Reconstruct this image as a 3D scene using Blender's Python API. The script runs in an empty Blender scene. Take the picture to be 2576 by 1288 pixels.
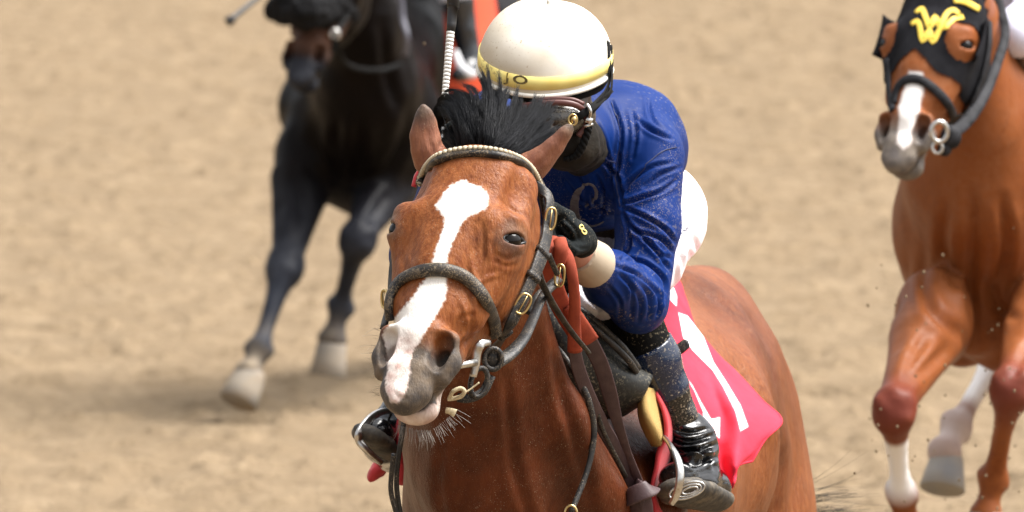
import bpy, math, random, time
import numpy as np
from mathutils import Vector, Matrix
from mathutils.bvhtree import BVHTree
T0 = time.time()
random.seed(7); RNG = np.random.default_rng(7)
scn = bpy.context.scene
COL = scn.collection
R_ = math.radians

# ------------------------------------------------------------------ camera
CAM_H = 3.15
FPX = 2576 / 36 * 400.0          # 400 mm lens measured in units of a 2576 px wide frame
PITCH = math.atan((644 + 1353) / FPX)
cam = bpy.data.cameras.new('camera'); camo = bpy.data.objects.new('camera', cam); COL.objects.link(camo)
cam.lens = 400; cam.sensor_width = 36; cam.clip_start = 0.5; cam.clip_end = 3000
camo.location = (0, 0, CAM_H); camo.rotation_euler = (math.pi / 2 - PITCH, 0, 0)
cam.dof.use_dof = True; cam.dof.focus_distance = 21.62; cam.dof.aperture_fstop = 11
scn.camera = camo
# ------------------------------------------------------------------ light
SUN_EL, SUN_AZ = 62, 88          # bright overcast; the sun stands high on the right
w = bpy.data.worlds.new('World'); scn.world = w; w.use_nodes = True
nt = w.node_tree; bg = nt.nodes['Background']
sky = nt.nodes.new('ShaderNodeTexSky'); sky.sky_type = 'NISHITA'; sky.sun_disc = False
sky.sun_elevation = R_(SUN_EL); sky.sun_rotation = R_(SUN_AZ); sky.air_density = 1.0; sky.dust_density = 6.0; sky.ozone_density = 0.6
hs = nt.nodes.new('ShaderNodeHueSaturation'); hs.inputs['Saturation'].default_value = .22     # thin bright cloud takes most of the blue
nt.links.new(sky.outputs[0], hs.inputs['Color']); nt.links.new(hs.outputs[0], bg.inputs[0]); bg.inputs[1].default_value = 0.135
sl = bpy.data.lights.new('sun', 'SUN'); sl.energy = 2.8; sl.angle = R_(40); sl.color = (1, .97, .93)
so = bpy.data.objects.new('sun', sl); COL.objects.link(so)
sd = Vector((math.sin(R_(SUN_AZ)) * math.cos(R_(SUN_EL)), math.cos(R_(SUN_AZ)) * math.cos(R_(SUN_EL)), math.sin(R_(SUN_EL))))
so.rotation_euler = (-sd).to_track_quat('-Z', 'Y').to_euler()
scn.view_settings.view_transform = 'Standard'; scn.view_settings.look = 'None'
scn.view_settings.exposure = 1.20; scn.view_settings.gamma = 1

# ------------------------------------------------------------------ helpers
CF = np.array([0, math.cos(PITCH), -math.sin(PITCH)]); CU = np.array([0, math.sin(PITCH), math.cos(PITCH)]); CR = np.array([1., 0, 0])
CAMP = np.array([0, 0, CAM_H])
CM = np.stack([CR, CF, CU], 1)
def P(x, y, D):
    return CAMP + CR * ((x - 1288) / FPX * D) + CU * (-(y - 644) / FPX * D) + CF * D
def proj(v):
    q = (np.asarray(v) - CAMP) @ CM
    return np.stack([1288 + q[..., 0] * FPX / q[..., 1], 644 - q[..., 2] * FPX / q[..., 1]], -1)
def unit(v):
    v = np.asarray(v, float); return v / (np.linalg.norm(v) + 1e-12)
class Frame:
    def __init__(s, R, t, k=1.0): s.R, s.t, s.k = np.asarray(R, float), np.asarray(t, float), k
    def p(s, a): return s.R @ (np.asarray(a, float) * s.k) + s.t
    def d(s, a): return s.R @ np.asarray(a, float)
    def inv(s, v): return (np.asarray(v) - s.t) @ s.R / s.k
def rot(yaw, pit, rol):
    cx, sx = math.cos(pit), math.sin(pit); cz, sz = math.cos(yaw), math.sin(yaw); cy, sy = math.cos(rol), math.sin(rol)
    Rx = np.array([[1, 0, 0], [0, cx, -sx], [0, sx, cx]]); Rz = np.array([[cz, -sz, 0], [sz, cz, 0], [0, 0, 1]]); Ry = np.array([[cy, 0, sy], [0, 1, 0], [-sy, 0, cy]])
    return Ry @ Rz @ Rx

# ---- solids grown from blended tapered ellipsoids, meshed by surface nets
class Shape:
    def __init__(s): s.pr = []
    def add(s, a, b, ra, rb=None, k=.02, u=(1, 0, 0), op=1, f=None):
        rb = ra if rb is None else rb
        g = lambda r: (r, r, r) if np.isscalar(r) else ((r[0], r[1], (r[0] + r[1]) / 2) if len(r) == 2 else tuple(r))
        ra, rb = np.array(g(ra), float), np.array(g(rb), float)
        if f is not None: a, b, u, ra, rb, k = f.p(a), f.p(b), f.d(u), ra * f.k, rb * f.k, k * f.k
        a, b = np.array(a, float), np.array(b, float)
        wv = b - a; L = np.linalg.norm(wv)
        s.pr.append((a, b, ra, rb, k, np.array(u, float), op, L)); return s
    def ell(s, c, r, k=.02, u=(1, 0, 0), w=(0, 0, 1), op=1, f=None):
        # ellipsoid: r = (along u, along v, along w)
        r = (r, r, r) if np.isscalar(r) else r
        if f is not None: c, u, w, k = f.p(c), f.d(u), f.d(w), k * f.k; r = np.array(r) * f.k
        s.pr.append((np.array(c, float), unit(w), np.array(r, float), None, k, np.array(u, float), op, -1)); return s
    def chain(s, pts, k=.02, u=(1, 0, 0), f=None, kk=None, op=1):
        # pts: (point, radii)
        for i in range(len(pts) - 1):
            s.add(pts[i][0], pts[i + 1][0], pts[i][1], pts[i + 1][1], k if i == 0 else (kk or k * .6), u, op, f)
        return s
    def field(s, lo, hi, h):
        lo, hi = np.array(lo, float), np.array(hi, float)
        n = np.ceil((hi - lo) / h).astype(int) + 1
        ax = [(lo[i] + np.arange(n[i]) * h).astype(np.float32) for i in range(3)]
        F = np.full(n, .5, np.float32)
        for a, b, ra, rb, k, u, op, L in s.pr:
            if L == -1:
                wd = b; A, B = a, a; m = ra.max() + k + 2 * h; rA = rB = ra
            else:
                wd = unit(b - a) if L > 1e-6 else np.array([0, 0, 1.]); A, B = a, b; m = max(ra.max(), rb.max()) + k + 2 * h; rA, rB = ra, rb
            uu = u - wd * (u @ wd)
            if np.linalg.norm(uu) < 1e-4: uu = np.array([0, 1., 0]) - wd * wd[1]
            uu = unit(uu); vv = np.cross(wd, uu)
            i0 = np.maximum(np.floor((np.minimum(A, B) - m - lo) / h).astype(int), 0); i1 = np.minimum(np.ceil((np.maximum(A, B) + m - lo) / h).astype(int) + 1, n)
            if (i1 <= i0).any(): continue
            X = ax[0][i0[0]:i1[0], None, None] - A[0]; Y = ax[1][None, i0[1]:i1[1], None] - A[1]; Z = ax[2][None, None, i0[2]:i1[2]] - A[2]
            qu = (X * uu[0] + Y * uu[1] + Z * uu[2]).astype(np.float32)
            qv = (X * vv[0] + Y * vv[1] + Z * vv[2]).astype(np.float32)
            qw = (X * wd[0] + Y * wd[1] + Z * wd[2]).astype(np.float32)
            if L > 1e-6:
                t = np.clip(qw / L, 0, 1); qw = qw - t * L
                r0 = rA[0] + (rB[0] - rA[0]) * t; r1 = rA[1] + (rB[1] - rA[1]) * t; r2 = rA[2] + (rB[2] - rA[2]) * t
            else: r0, r1, r2 = rA
            eu, ev, ew = qu / r0, qv / r1, qw / r2
            k1 = np.sqrt(eu * eu + ev * ev + ew * ew); k2 = np.sqrt((eu / r0) ** 2 + (ev / r1) ** 2 + (ew / r2) ** 2) + 1e-6
            d = k1 * (k1 - 1) / k2
            sl = tuple(slice(i0[j], i1[j]) for j in range(3)); f0 = F[sl]
            if op == 1:
                hh = np.maximum(k - np.abs(f0 - d), 0) / max(k, 1e-6); F[sl] = np.minimum(f0, d) - hh * hh * k * .25
            else:
                d = -d; hh = np.maximum(k - np.abs(f0 - d), 0) / max(k, 1e-6); F[sl] = np.maximum(f0, d) + hh * hh * k * .25
        return F
    def mesh(s, lo, hi, h, warp=None, cut=None):
        F = s.field(lo, hi, h)
        if cut is not None:
            n = F.shape; G = np.stack(np.meshgrid(*[lo[i] + np.arange(n[i]) * h for i in range(3)], indexing='ij'), -1).astype(np.float32)
            F = np.maximum(F, cut(G).astype(np.float32)); del G
        V, Q = nets(F, np.array(lo, float), h)
        return V, Q
def bounds(shape, pad=.03):
    lo = np.full(3, 1e9); hi = -lo
    for a, b, ra, rb, k, u, op, L in shape.pr:
        if op != 1: continue
        m = ra.max() if rb is None else max(ra.max(), rb.max())
        pts = [a] if L == -1 else [a, b]
        for q in pts: lo = np.minimum(lo, q - m - pad); hi = np.maximum(hi, q + m + pad)
    return lo, hi
def nets(F, lo, h):
    S = F < 0
    c = np.zeros(tuple(np.array(F.shape) - 1), np.int8)
    for i in (0, 1):
        for j in (0, 1):
            for k in (0, 1):
                c += S[i:F.shape[0] - 1 + i, j:F.shape[1] - 1 + j, k:F.shape[2] - 1 + k]
    act = (c > 0) & (c < 8)
    I = np.argwhere(act)
    acc = np.zeros((len(I), 3)); cnt = np.zeros(len(I))
    C = [(i, j, k) for i in (0, 1) for j in (0, 1) for k in (0, 1)]
    vals = {q: F[I[:, 0] + q[0], I[:, 1] + q[1], I[:, 2] + q[2]].astype(float) for q in C}
    for q in C:
        for axn in range(3):
            if q[axn]: continue
            r = list(q); r[axn] = 1; r = tuple(r)
            f0, f1 = vals[q], vals[r]; m = (f0 < 0) != (f1 < 0)
            t = np.where(m, f0 / np.where(m, f0 - f1, 1), 0)
            p = np.repeat(np.array(q, float)[None], len(I), 0); p[:, axn] = t
            acc += p * m[:, None]; cnt += m
    V = lo + (I + acc / cnt[:, None]) * h
    idx = np.full(c.shape, -1, np.int32); idx[act] = np.arange(len(I))
    quads = []
    for axn in range(3):
        b, d = [(1, 2), (2, 0), (0, 1)][axn]
        s0 = [slice(None)] * 3; s1 = [slice(None)] * 3; s0[axn] = slice(0, -1); s1[axn] = slice(1, None)
        a0, a1 = S[tuple(s0)], S[tuple(s1)]
        E = np.argwhere(a0 != a1)
        E = E[(E[:, b] > 0) & (E[:, d] > 0) & (E[:, b] < c.shape[b]) & (E[:, d] < c.shape[d])]
        if not len(E): continue
        ins = a0[tuple(E.T)]
        def at(ob, od):
            G = E.copy(); G[:, b] -= ob; G[:, d] -= od; return idx[tuple(G.T)]
        q = np.stack([at(1, 1), at(0, 1), at(0, 0), at(1, 0)], 1)
        q[~ins] = q[~ins][:, ::-1]
        quads.append(q)
    Q = np.concatenate(quads); Q = Q[(Q >= 0).all(1)]
    return V, Q
def mk_mesh(name, V, Q, mat=None, smooth=True):
    me = bpy.data.meshes.new(name)
    V = np.asarray(V, np.float32)
    if isinstance(Q, np.ndarray):
        n = Q.shape[1]
        me.vertices.add(len(V)); me.vertices.foreach_set('co', V.ravel())
        me.loops.add(Q.size); me.loops.foreach_set('vertex_index', Q.ravel().astype(np.int32))
        me.polygons.add(len(Q)); me.polygons.foreach_set('loop_start', np.arange(len(Q), dtype=np.int32) * n)
        me.update(calc_edges=True); me.validate()
    else:
        me.from_pydata([tuple(v) for v in V], [], [tuple(q) for q in Q]); me.update()
    if mat: me.materials.append(mat)
    if smooth: me.polygons.foreach_set('use_smooth', np.ones(len(me.polygons), bool))
    return me
def origin_to(o, pt):
    pt = Vector([float(c) for c in pt]); o.data.transform(Matrix.Translation(-pt)); o.location = pt
def obj(name, V, Q, mat, parent=None, label=None, cat=None, group=None, kind=None, smooth=True, origin=None):
    me = mk_mesh(name, V, Q, mat, smooth)
    o = bpy.data.objects.new(name, me); COL.objects.link(o)
    if origin is not None: origin_to(o, origin)
    if parent is not None:
        o.parent = parent; o.matrix_parent_inverse = Matrix.Translation(-Vector(parent_loc(parent)))
    tag(o, label, cat, group, kind); return o
def parent_loc(p):
    v = Vector(p.location)
    q = p.parent
    return v if q is None else v      # parts keep world coordinates: their parents are never rotated
def tag(o, label=None, cat=None, group=None, kind=None):
    if label: o['label'] = label
    if cat: o['category'] = cat
    if group: o['group'] = group
    if kind: o['kind'] = kind
def empty(name, loc, label, cat, group=None):
    o = bpy.data.objects.new(name, None); COL.objects.link(o); o.location = [float(c) for c in loc]; o.empty_display_size = .1
    tag(o, label, cat, group); return o
def attr(o, name, A):
    a = o.data.attributes.new(name, 'FLOAT_COLOR', 'POINT')
    B = np.zeros((len(A), 4), np.float32); B[:, :A.shape[1]] = A
    a.data.foreach_set('color', B.ravel())
def normals(V, Q):
    n = np.zeros_like(V); fn = np.cross(V[Q[:, 2]] - V[Q[:, 0]], V[Q[:, 3]] - V[Q[:, 1]])
    for i in range(4): np.add.at(n, Q[:, i], fn)
    return n / (np.linalg.norm(n, axis=1, keepdims=True) + 1e-12)
def vnoise(p, s, seed=0):
    # cheap smooth value noise, p (N,3)
    q = p * s + seed * 17.3; i = np.floor(q).astype(np.int64); f = q - i; f = f * f * (3 - 2 * f)
    def hsh(x, y, z):
        v = (x * 73856093) ^ (y * 19349663) ^ (z * 83492791) ^ (seed * 2654435); v = (v ^ (v >> 13)) * 1274126177 & 0x7fffffff
        return (v & 0xffff) / 65535.
    r = 0
    for a in (0, 1):
        for b in (0, 1):
            for c in (0, 1):
                r = r + hsh(i[:, 0] + a, i[:, 1] + b, i[:, 2] + c) * (f[:, 0] if a else 1 - f[:, 0]) * (f[:, 1] if b else 1 - f[:, 1]) * (f[:, 2] if c else 1 - f[:, 2])
    return r * 2 - 1
def fbm(p, s, seed=0, o=3): return sum(vnoise(p, s * 2 ** i, seed + i) / 2 ** i for i in range(o))
def polydist(pt, poly):
    # signed distance (px), negative inside
    poly = np.array(poly, float); x, y = pt[:, 0], pt[:, 1]; d = np.full(len(pt), 1e9); ins = np.zeros(len(pt), bool)
    for i in range(len(poly)):
        a, b = poly[i], poly[(i + 1) % len(poly)]; e = b - a
        t = np.clip(((x - a[0]) * e[0] + (y - a[1]) * e[1]) / (e @ e + 1e-9), 0, 1)
        d = np.minimum(d, np.hypot(x - a[0] - t * e[0], y - a[1] - t * e[1]))
        c = (a[1] > y) != (b[1] > y)
        xi = a[0] + (y - a[1]) * (e[0]) / (e[1] if abs(e[1]) > 1e-9 else 1e-9); ins ^= c & (x < xi)
    return np.where(ins, -d, d)
def spline(pts, n=8, closed=False):
    pts = [np.asarray(p, float) for p in pts]; N = len(pts); out = []
    for i in range(N if closed else N - 1):
        p1, p2 = pts[i], pts[(i + 1) % N]
        p0 = pts[i - 1] if (i > 0 or closed) else 2 * p1 - p2
        p3 = pts[(i + 2) % N] if (i + 2 < N or closed) else 2 * p2 - p1
        for j in range(n):
            t = j / n; out.append(.5 * ((2 * p1) + (-p0 + p2) * t + (2 * p0 - 5 * p1 + 4 * p2 - p3) * t * t + (-p0 + 3 * p1 - 3 * p2 + p3) * t ** 3))
    if not closed: out.append(pts[-1])
    return np.array(out)
class MB:
    """collects swept tubes, ribbons and plates into one mesh"""
    def __init__(s): s.V, s.Q = [], []
    def add(s, V, Q):
        o = len(s.V); s.V += [tuple(v) for v in V]; s.Q += [tuple(i + o for i in q) for q in Q]; return s
    def sweep(s, path, rx, ry=None, nrm=None, seg=8, closed=False, flat=False):
        path = np.asarray(path, float); N = len(path)
        rx = np.broadcast_to(rx, N) if np.isscalar(rx) or len(np.shape(rx)) == 0 else np.interp(np.linspace(0, 1, N), np.linspace(0, 1, len(rx)), rx)
        ry = rx if ry is None else (np.broadcast_to(ry, N) if np.isscalar(ry) else np.interp(np.linspace(0, 1, N), np.linspace(0, 1, len(ry)), ry))
        if closed: tg = np.roll(path, -1, 0) - np.roll(path, 1, 0)
        else: tg = np.gradient(path, axis=0)
        tg /= np.linalg.norm(tg, axis=1, keepdims=True) + 1e-12
        if nrm is None:
            n0 = np.array([0, -1., .2]); nr = []
            for t in tg:
                q = n0 - t * (n0 @ t)
                if np.linalg.norm(q) < .05: q = np.array([1., 0, 0]) - t * t[0]
                nr.append(unit(q)); n0 = nr[-1]
            nr = np.array(nr)
        else:
            nr = np.broadcast_to(np.asarray(nrm, float), (N, 3)); nr = nr - tg * (nr * tg).sum(1, keepdims=True); nr = nr / (np.linalg.norm(nr, axis=1, keepdims=True) + 1e-12)
        sd_ = np.cross(tg, nr)
        ang = np.arange(seg) / seg * 2 * np.pi + (np.pi / seg)
        ca, sa = np.cos(ang), np.sin(ang)
        if flat: ca = np.sign(ca) * np.abs(ca) ** .35; sa = np.sign(sa) * np.abs(sa) ** .5
        V = (path[:, None] + sd_[:, None] * (ca[None, :, None] * rx[:, None, None]) + nr[:, None] * (sa[None, :, None] * ry[:, None, None])).reshape(-1, 3)
        Q = []
        for i in range(N if closed else N - 1):
            j = (i + 1) % N
            for k in range(seg): Q.append((i * seg + k, i * seg + (k + 1) % seg, j * seg + (k + 1) % seg, j * seg + k))
        if not closed: Q.append(tuple(range(seg))[::-1]); Q.append(tuple((N - 1) * seg + k for k in range(seg)))
        return s.add(V, Q)
    def ball(s, c, r, R=None, nu=12, nv=8):
        r = np.array([r] * 3 if np.isscalar(r) else r); V = []; c = np.array(c)
        for i in range(nv + 1):
            for j in range(nu):
                a, b = math.pi * i / nv, 2 * math.pi * j / nu
                q = np.array([math.sin(a) * math.cos(b), math.sin(a) * math.sin(b), math.cos(a)]) * r
                V.append(c + (R @ q if R is not None else q))
        Q = [(i * nu + j, (i + 1) * nu + j, (i + 1) * nu + (j + 1) % nu, i * nu + (j + 1) % nu) for i in range(nv) for j in range(nu)]
        return s.add(V, Q)
    def plate(s, outline, nrm, th):
        # outline (N,3) polygon extruded along nrm
        o = np.asarray(outline, float); n = unit(nrm) * th / 2; N = len(o); V = list(o + n) + list(o - n)
        Q = [tuple(range(N)), tuple(range(2 * N - 1, N - 1, -1))] + [(i, i + N, (i + 1) % N + N, (i + 1) % N) for i in range(N)]
        return s.add(V, Q)
    def sheet(s, G, th):
        # G (m,n,3) grid, thickened
        G = np.asarray(G, float); m, n = G.shape[:2]
        du = np.gradient(G, axis=0); dv = np.gradient(G, axis=1); N = np.cross(du, dv); N /= np.linalg.norm(N, axis=-1, keepdims=True) + 1e-12
        A = (G + N * th / 2).reshape(-1, 3); B = (G - N * th / 2).reshape(-1, 3); K = m * n; Q = []
        for i in range(m - 1):
            for j in range(n - 1):
                q = (i * n + j, (i + 1) * n + j, (i + 1) * n + j + 1, i * n + j + 1); Q.append(q); Q.append(tuple(x + K for x in q[::-1]))
        e = [(i, 0) for i in range(m)] + [(m - 1, j) for j in range(1, n)] + [(i, n - 1) for i in range(m - 2, -1, -1)] + [(0, j) for j in range(n - 2, 0, -1)]
        e = [a * n + b for a, b in e]
        for i in range(len(e)): a, b = e[i], e[(i + 1) % len(e)]; Q.append((b, a, a + K, b + K))
        return s.add(np.concatenate([A, B]), Q)
    def build(s, name, mat, parent=None, **kw): return obj(name, np.array(s.V), s.Q, mat, parent, **kw)

def crease(V, N, lines, amp, wpx=7, D0=None):
    px = proj(V); fr = np.clip(-(N @ CF) * 1.6, 0, 1); d = np.zeros(len(V))
    for ln in lines:
        a = 1.0
        if isinstance(ln[0], (int, float)): a, ln = ln[0], ln[1]
        ln = spline([np.array(p, float) for p in ln], 6)
        m = np.full(len(V), 1e9); tt = np.zeros(len(V))
        for i in range(len(ln) - 1):
            e = ln[i + 1] - ln[i]; t = np.clip(((px - ln[i]) @ e) / (e @ e + 1e-9), 0, 1); r = np.linalg.norm(px - ln[i] - t[:, None] * e, axis=1)
            tt = np.where(r < m, (i + t) / (len(ln) - 1), tt); m = np.minimum(m, r)
        fade = np.sin(np.pi * np.clip(tt, .02, .98)) ** .5
        d += a * fade * (-np.exp(-(m / wpx) ** 2) + .55 * np.exp(-((m - 2.0 * wpx) / (1.3 * wpx)) ** 2))
    return V + N * (d * fr * amp)[:, None]

# ------------------------------------------------------------------ materials
def mat(name, base, rough=.5, spec=.5, metal=0, noise=None, bump=None, sheen=0, speck=None, attrib=None, coat=0, trans=0, wave=None, bevel=None):
    """noise=(scale, colour2, contrast)  bump=(scale, strength, dist)  speck=(scale, threshold, colour, amount)
       attrib=[(channel, colour)] mixes painted patches of the thing itself and painted shade on the bay neck and chest"""
    tone = lambda c: tuple(v * .76 for v in c) if max(c) < .76 and not metal else c
    base = tone(base)
    if noise: noise = [(q[0], tone(q[1]), *q[2:]) for q in (noise if isinstance(noise, list) else [noise])]
    if speck: speck = [(q[0], q[1], tone(q[2]), *q[3:]) for q in (speck if isinstance(speck, list) else [speck])]
    if attrib: attrib = [(q[0], tone(q[1]), *((tone(q[2]), q[3]) if len(q) > 2 else ())) for q in attrib]
    m = bpy.data.materials.new(name); m.use_nodes = True; t = m.node_tree; N, L = t.nodes, t.links
    b = N['Principled BSDF']; b.inputs['Roughness'].default_value = rough; b.inputs['Specular IOR Level'].default_value = spec
    b.inputs['Metallic'].default_value = metal; b.inputs['Sheen Weight'].default_value = sheen; b.inputs['Sheen Roughness'].default_value = .4
    b.inputs['Coat Weight'].default_value = coat
    tc = N.new('ShaderNodeTexCoord'); co = tc.outputs['Object']
    rgb = N.new('ShaderNodeRGB'); rgb.outputs[0].default_value = (*base, 1); cur = rgb.outputs[0]
    def mix(fac, a, c):
        x = N.new('ShaderNodeMix'); x.data_type = 'RGBA'; L.new(fac, x.inputs[0]); L.new(a, x.inputs[6])
        if isinstance(c, tuple): x.inputs[7].default_value = (*c, 1)
        else: L.new(c, x.inputs[7])
        return x.outputs[2]
    def nz(sc, det=4, src=None, stretch=None):
        n = N.new('ShaderNodeTexNoise'); n.inputs['Scale'].default_value = sc; n.inputs['Detail'].default_value = det
        s_ = co
        if stretch is not None:
            mp = N.new('ShaderNodeMapping'); mp.inputs['Scale'].default_value = stretch; L.new(co, mp.inputs[0]); s_ = mp.outputs[0]
        L.new(s_, n.inputs['Vector']); return n.outputs['Fac']
    def ramp(f, lo, hi):
        r = N.new('ShaderNodeMapRange'); r.inputs[1].default_value = lo; r.inputs[2].default_value = hi; r.clamp = True; L.new(f, r.inputs[0]); return r.outputs[0]
    def mul(f, k):
        x = N.new('ShaderNodeMath'); x.operation = 'MULTIPLY'; L.new(f, x.inputs[0])
        if isinstance(k, (int, float)): x.inputs[1].default_value = k
        else: L.new(k, x.inputs[1])
        return x.outputs[0]
    if noise:
        for q in (noise if isinstance(noise, list) else [noise]):
            cur = mix(ramp(nz(q[0], 5, stretch=q[3] if len(q) > 3 else None), .5 - q[2] / 2, .5 + q[2] / 2), cur, q[1])
    if attrib:
        at = N.new('ShaderNodeAttribute'); at.attribute_name = 'mk'; sp = N.new('ShaderNodeSeparateColor'); L.new(at.outputs['Color'], sp.inputs[0])
        for q in attrib:
            c = q[1]
            if len(q) > 2:
                r2 = N.new('ShaderNodeRGB'); r2.outputs[0].default_value = (*c, 1); c = mix(ramp(nz(q[3], 5), .42, .62), r2.outputs[0], q[2])
            cur = mix(sp.outputs[q[0]] if q[0] < 3 else at.outputs['Alpha'], cur, c)
    if speck:
        for q in (speck if isinstance(speck, list) else [speck]):
            f = ramp(nz(q[0], 2), q[1], q[1] + .05)
            pl = q[5] if len(q) > 5 else .42; patch = ramp(nz(q[0] * .06 if len(q) < 5 else q[4], 3), pl, pl + .14)
            f = mul(mul(f, patch), q[3])
            cur = mix(f, cur, q[2])
    L.new(cur, b.inputs['Base Color'])
    hgt = None
    if bump:
        for q in (bump if isinstance(bump, list) else [bump]):
            bm_ = N.new('ShaderNodeBump'); bm_.inputs['Strength'].default_value = q[1]; bm_.inputs['Distance'].default_value = q[2]
            L.new(nz(q[0], 4, stretch=q[3] if len(q) > 3 else None), bm_.inputs['Height'])
            if hgt: L.new(hgt, bm_.inputs['Normal'])
            hgt = bm_.outputs[0]
    if wave:
        wv = N.new('ShaderNodeTexWave'); wv.inputs['Scale'].default_value = wave[0]; wv.inputs['Distortion'].default_value = wave[3] if len(wave) > 3 else 0
        wv.bands_direction = wave[4] if len(wave) > 4 else 'X'
        L.new(co, wv.inputs['Vector']); bm_ = N.new('ShaderNodeBump'); bm_.inputs['Strength'].default_value = wave[1]; bm_.inputs['Distance'].default_value = wave[2]
        L.new(wv.outputs['Fac'], bm_.inputs['Height'])
        if hgt: L.new(hgt, bm_.inputs['Normal'])
        hgt = bm_.outputs[0]
    if hgt: L.new(hgt, b.inputs['Normal'])
    return m
# ------------------------------------------------------------------ horse anatomy
def head_shape(S, f, ears=True):
    """equine head: x to its left, y from forehead back to jaw, z from muzzle (-0.6) up to poll (0)"""
    S.chain([((0, .050, -.045), (.074, .055)), ((0, .012, -.11), (.100, .078)), ((0, .010, -.20), (.104, .086)), ((0, .0, -.29), (.088, .078)),
             ((0, -.006, -.39), (.068, .062)), ((0, -.004, -.47), (.050, .056)), ((0, .004, -.53), (.040, .048))], k=.03, f=f, kk=.012)
    S.add((0, -.048, -.10), (0, -.050, -.22), (.074, .024), (.068, .024), k=.04, f=f)
    S.add((0, -.058, -.20), (0, -.062, -.32), (.050, .020), (.036, .018), k=.03, f=f)                 # flat forehead and nasal bone
    S.add((0, -.055, -.30), (0, -.046, -.46), (.032, .018), (.026, .018), k=.02, f=f)
    for s in (1, -1):
        S.chain([((s * .056, .085, -.10), (.034, .070)), ((s * .060, .095, -.20), (.036, .088)), ((s * .050, .078, -.31), (.030, .066)), ((s * .030, .050, -.42), (.024, .040)), ((s * .014, .050, -.52), (.020, .026))], k=.03, f=f)
        S.ell((s * .082, .074, -.215), (.026, .080, .105), k=.03, f=f)                                # cheek muscle
        S.add((s * .098, .005, -.26), (s * .070, .012, -.385), .012, .008, k=.03, f=f)                # facial crest
        S.ell((s * .090, -.030, -.232), (.030, .036, .042), k=.035, f=f)                              # orbit
        S.add((s * .070, -.058, -.210), (s * .108, -.040, -.200), .013, .011, k=.03, f=f)             # brow
        S.add((s * .108, -.040, -.200), (s * .108, .000, -.205), .011, .011, k=.03, f=f)
        S.ell((s * .104, -.034, -.135), (.012, .022, .030), k=.04, op=-1, f=f)                        # hollow above the eye
        n = unit((s * .86, -.50, -.05)); c = np.array([s * .117, -.037, -.236])
        S.ell(c - n * .012, .027, k=.012, f=f)
        S.ell(c + n * .002, (.026, .0136, .028), k=.004, u=n, w=unit((s * .020, .050, .026)), op=-1, f=f)
        S.add((s * .080, .004, -.09), (s * .098, -.004, -.20), .024, .020, k=.03, f=f)
        S.add((s * .088, -.002, -.24), (s * .066, .000, -.38), (.026, .036), (.018, .028), k=.04, f=f)
        # nostrils
        S.ell((s * .043, -.018, -.500), (.031, .036, .046), k=.02, f=f)
        S.add((s * .034, -.046, -.458), (s * .060, -.036, -.462), .013, .013, k=.016, f=f)
        S.add((s * .062, -.036, -.465), (s * .072, -.016, -.505), .013, .013, k=.014, f=f)
        S.add((s * .072, -.016, -.500), (s * .062, -.010, -.535), .013, .013, k=.014, f=f)
        S.add((s * .040, -.066, -.525), (s * .052, -.058, -.478), (.013, .018), (.017, .02), k=.007, op=-1, f=f)
        S.add((s * .050, -.045, -.520), (s * .054, -.040, -.480), (.016, .022), (.018, .022), k=.007, op=-1, f=f)
        S.ell((s * .050, -.010, -.495), (.012, .03, .02), k=.007, op=-1, f=f)
        S.add((s * .016, -.030, -.540), (s * .026, -.018, -.572), .024, .022, k=.02, f=f)
        S.add((s * .046, .034, -.45), (s * .040, .020, -.52), .018, .016, k=.02, f=f)
    S.ell((0, -.010, -.570), (.040, .038, .034), k=.02, f=f)                                          # upper lip
    S.ell((0, -.018, -.596), (.030, .028, .024), k=.02, f=f)
    S.ell((0, .047, -.568), (.044, .028, .031), k=.015, f=f)                                            # lower lip, chin
    S.ell((0, .072, -.548), (.032, .028, .030), k=.02, f=f)
    S.ell((0, .0215, -.596), (.085, .0045, .064), k=.008, w=(0, .14, 1), op=-1, f=f)                       # mouth line
    # side muscles running from cheek to lips
    for s in (1, -1):
        S.add((s * .064, .03, -.27), (s * .050, .0, -.44), .012, .010, k=.02, f=f)
        S.add((s * .055, .055, -.30), (s * .043, .035, -.46), .010, .010, k=.02, f=f)
def body_shape(S, B, bw=1.0):
    S.chain([((0, -.10, 1.14), (.19 * bw, .27)), ((0, .30, 1.12), (.255 * bw, .33)), ((0, .72, 1.15), (.265 * bw, .30)), ((0, 1.05, 1.22), (.21 * bw, .23))], k=.1, f=B)
    S.add((0, -.05, 1.40), (0, .30, 1.42), (.075, .08), (.09, .07), k=.12, f=B)
    S.ell((0, -.26, 1.07), (.20, .18, .22), k=.1, w=(0, 0, 1), f=B)
    for s in (1, -1):
        S.ell((s * .088, -.40, 1.03), (.085, .08, .12), k=.05, f=B)
        S.add((s * .10, .08, 1.32), (s * .155, -.26, 1.12), (.06, .07), (.085, .10), k=.14, f=B)
        S.add((s * .160, -.25, 1.08), (s * .175, -.10, .95), (.10, .10), (.09, .10), k=.07, f=B)
        S.ell((s * .108, 1.22, .95), (.146, .27, .40), k=.10, w=(0, 0, 1), f=B)
        S.ell((s * .15, .95, 1.28), .05, k=.12, f=B)
        S.add((s * .11, 1.36, 1.18), (s * .15, 1.30, .88), (.08, .10), (.085, .11), k=.06, f=B)
    S.add((0, .95, 1.34), (0, 1.30, 1.345), (.135, .165), (.125, .15), k=.12, f=B)
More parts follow.
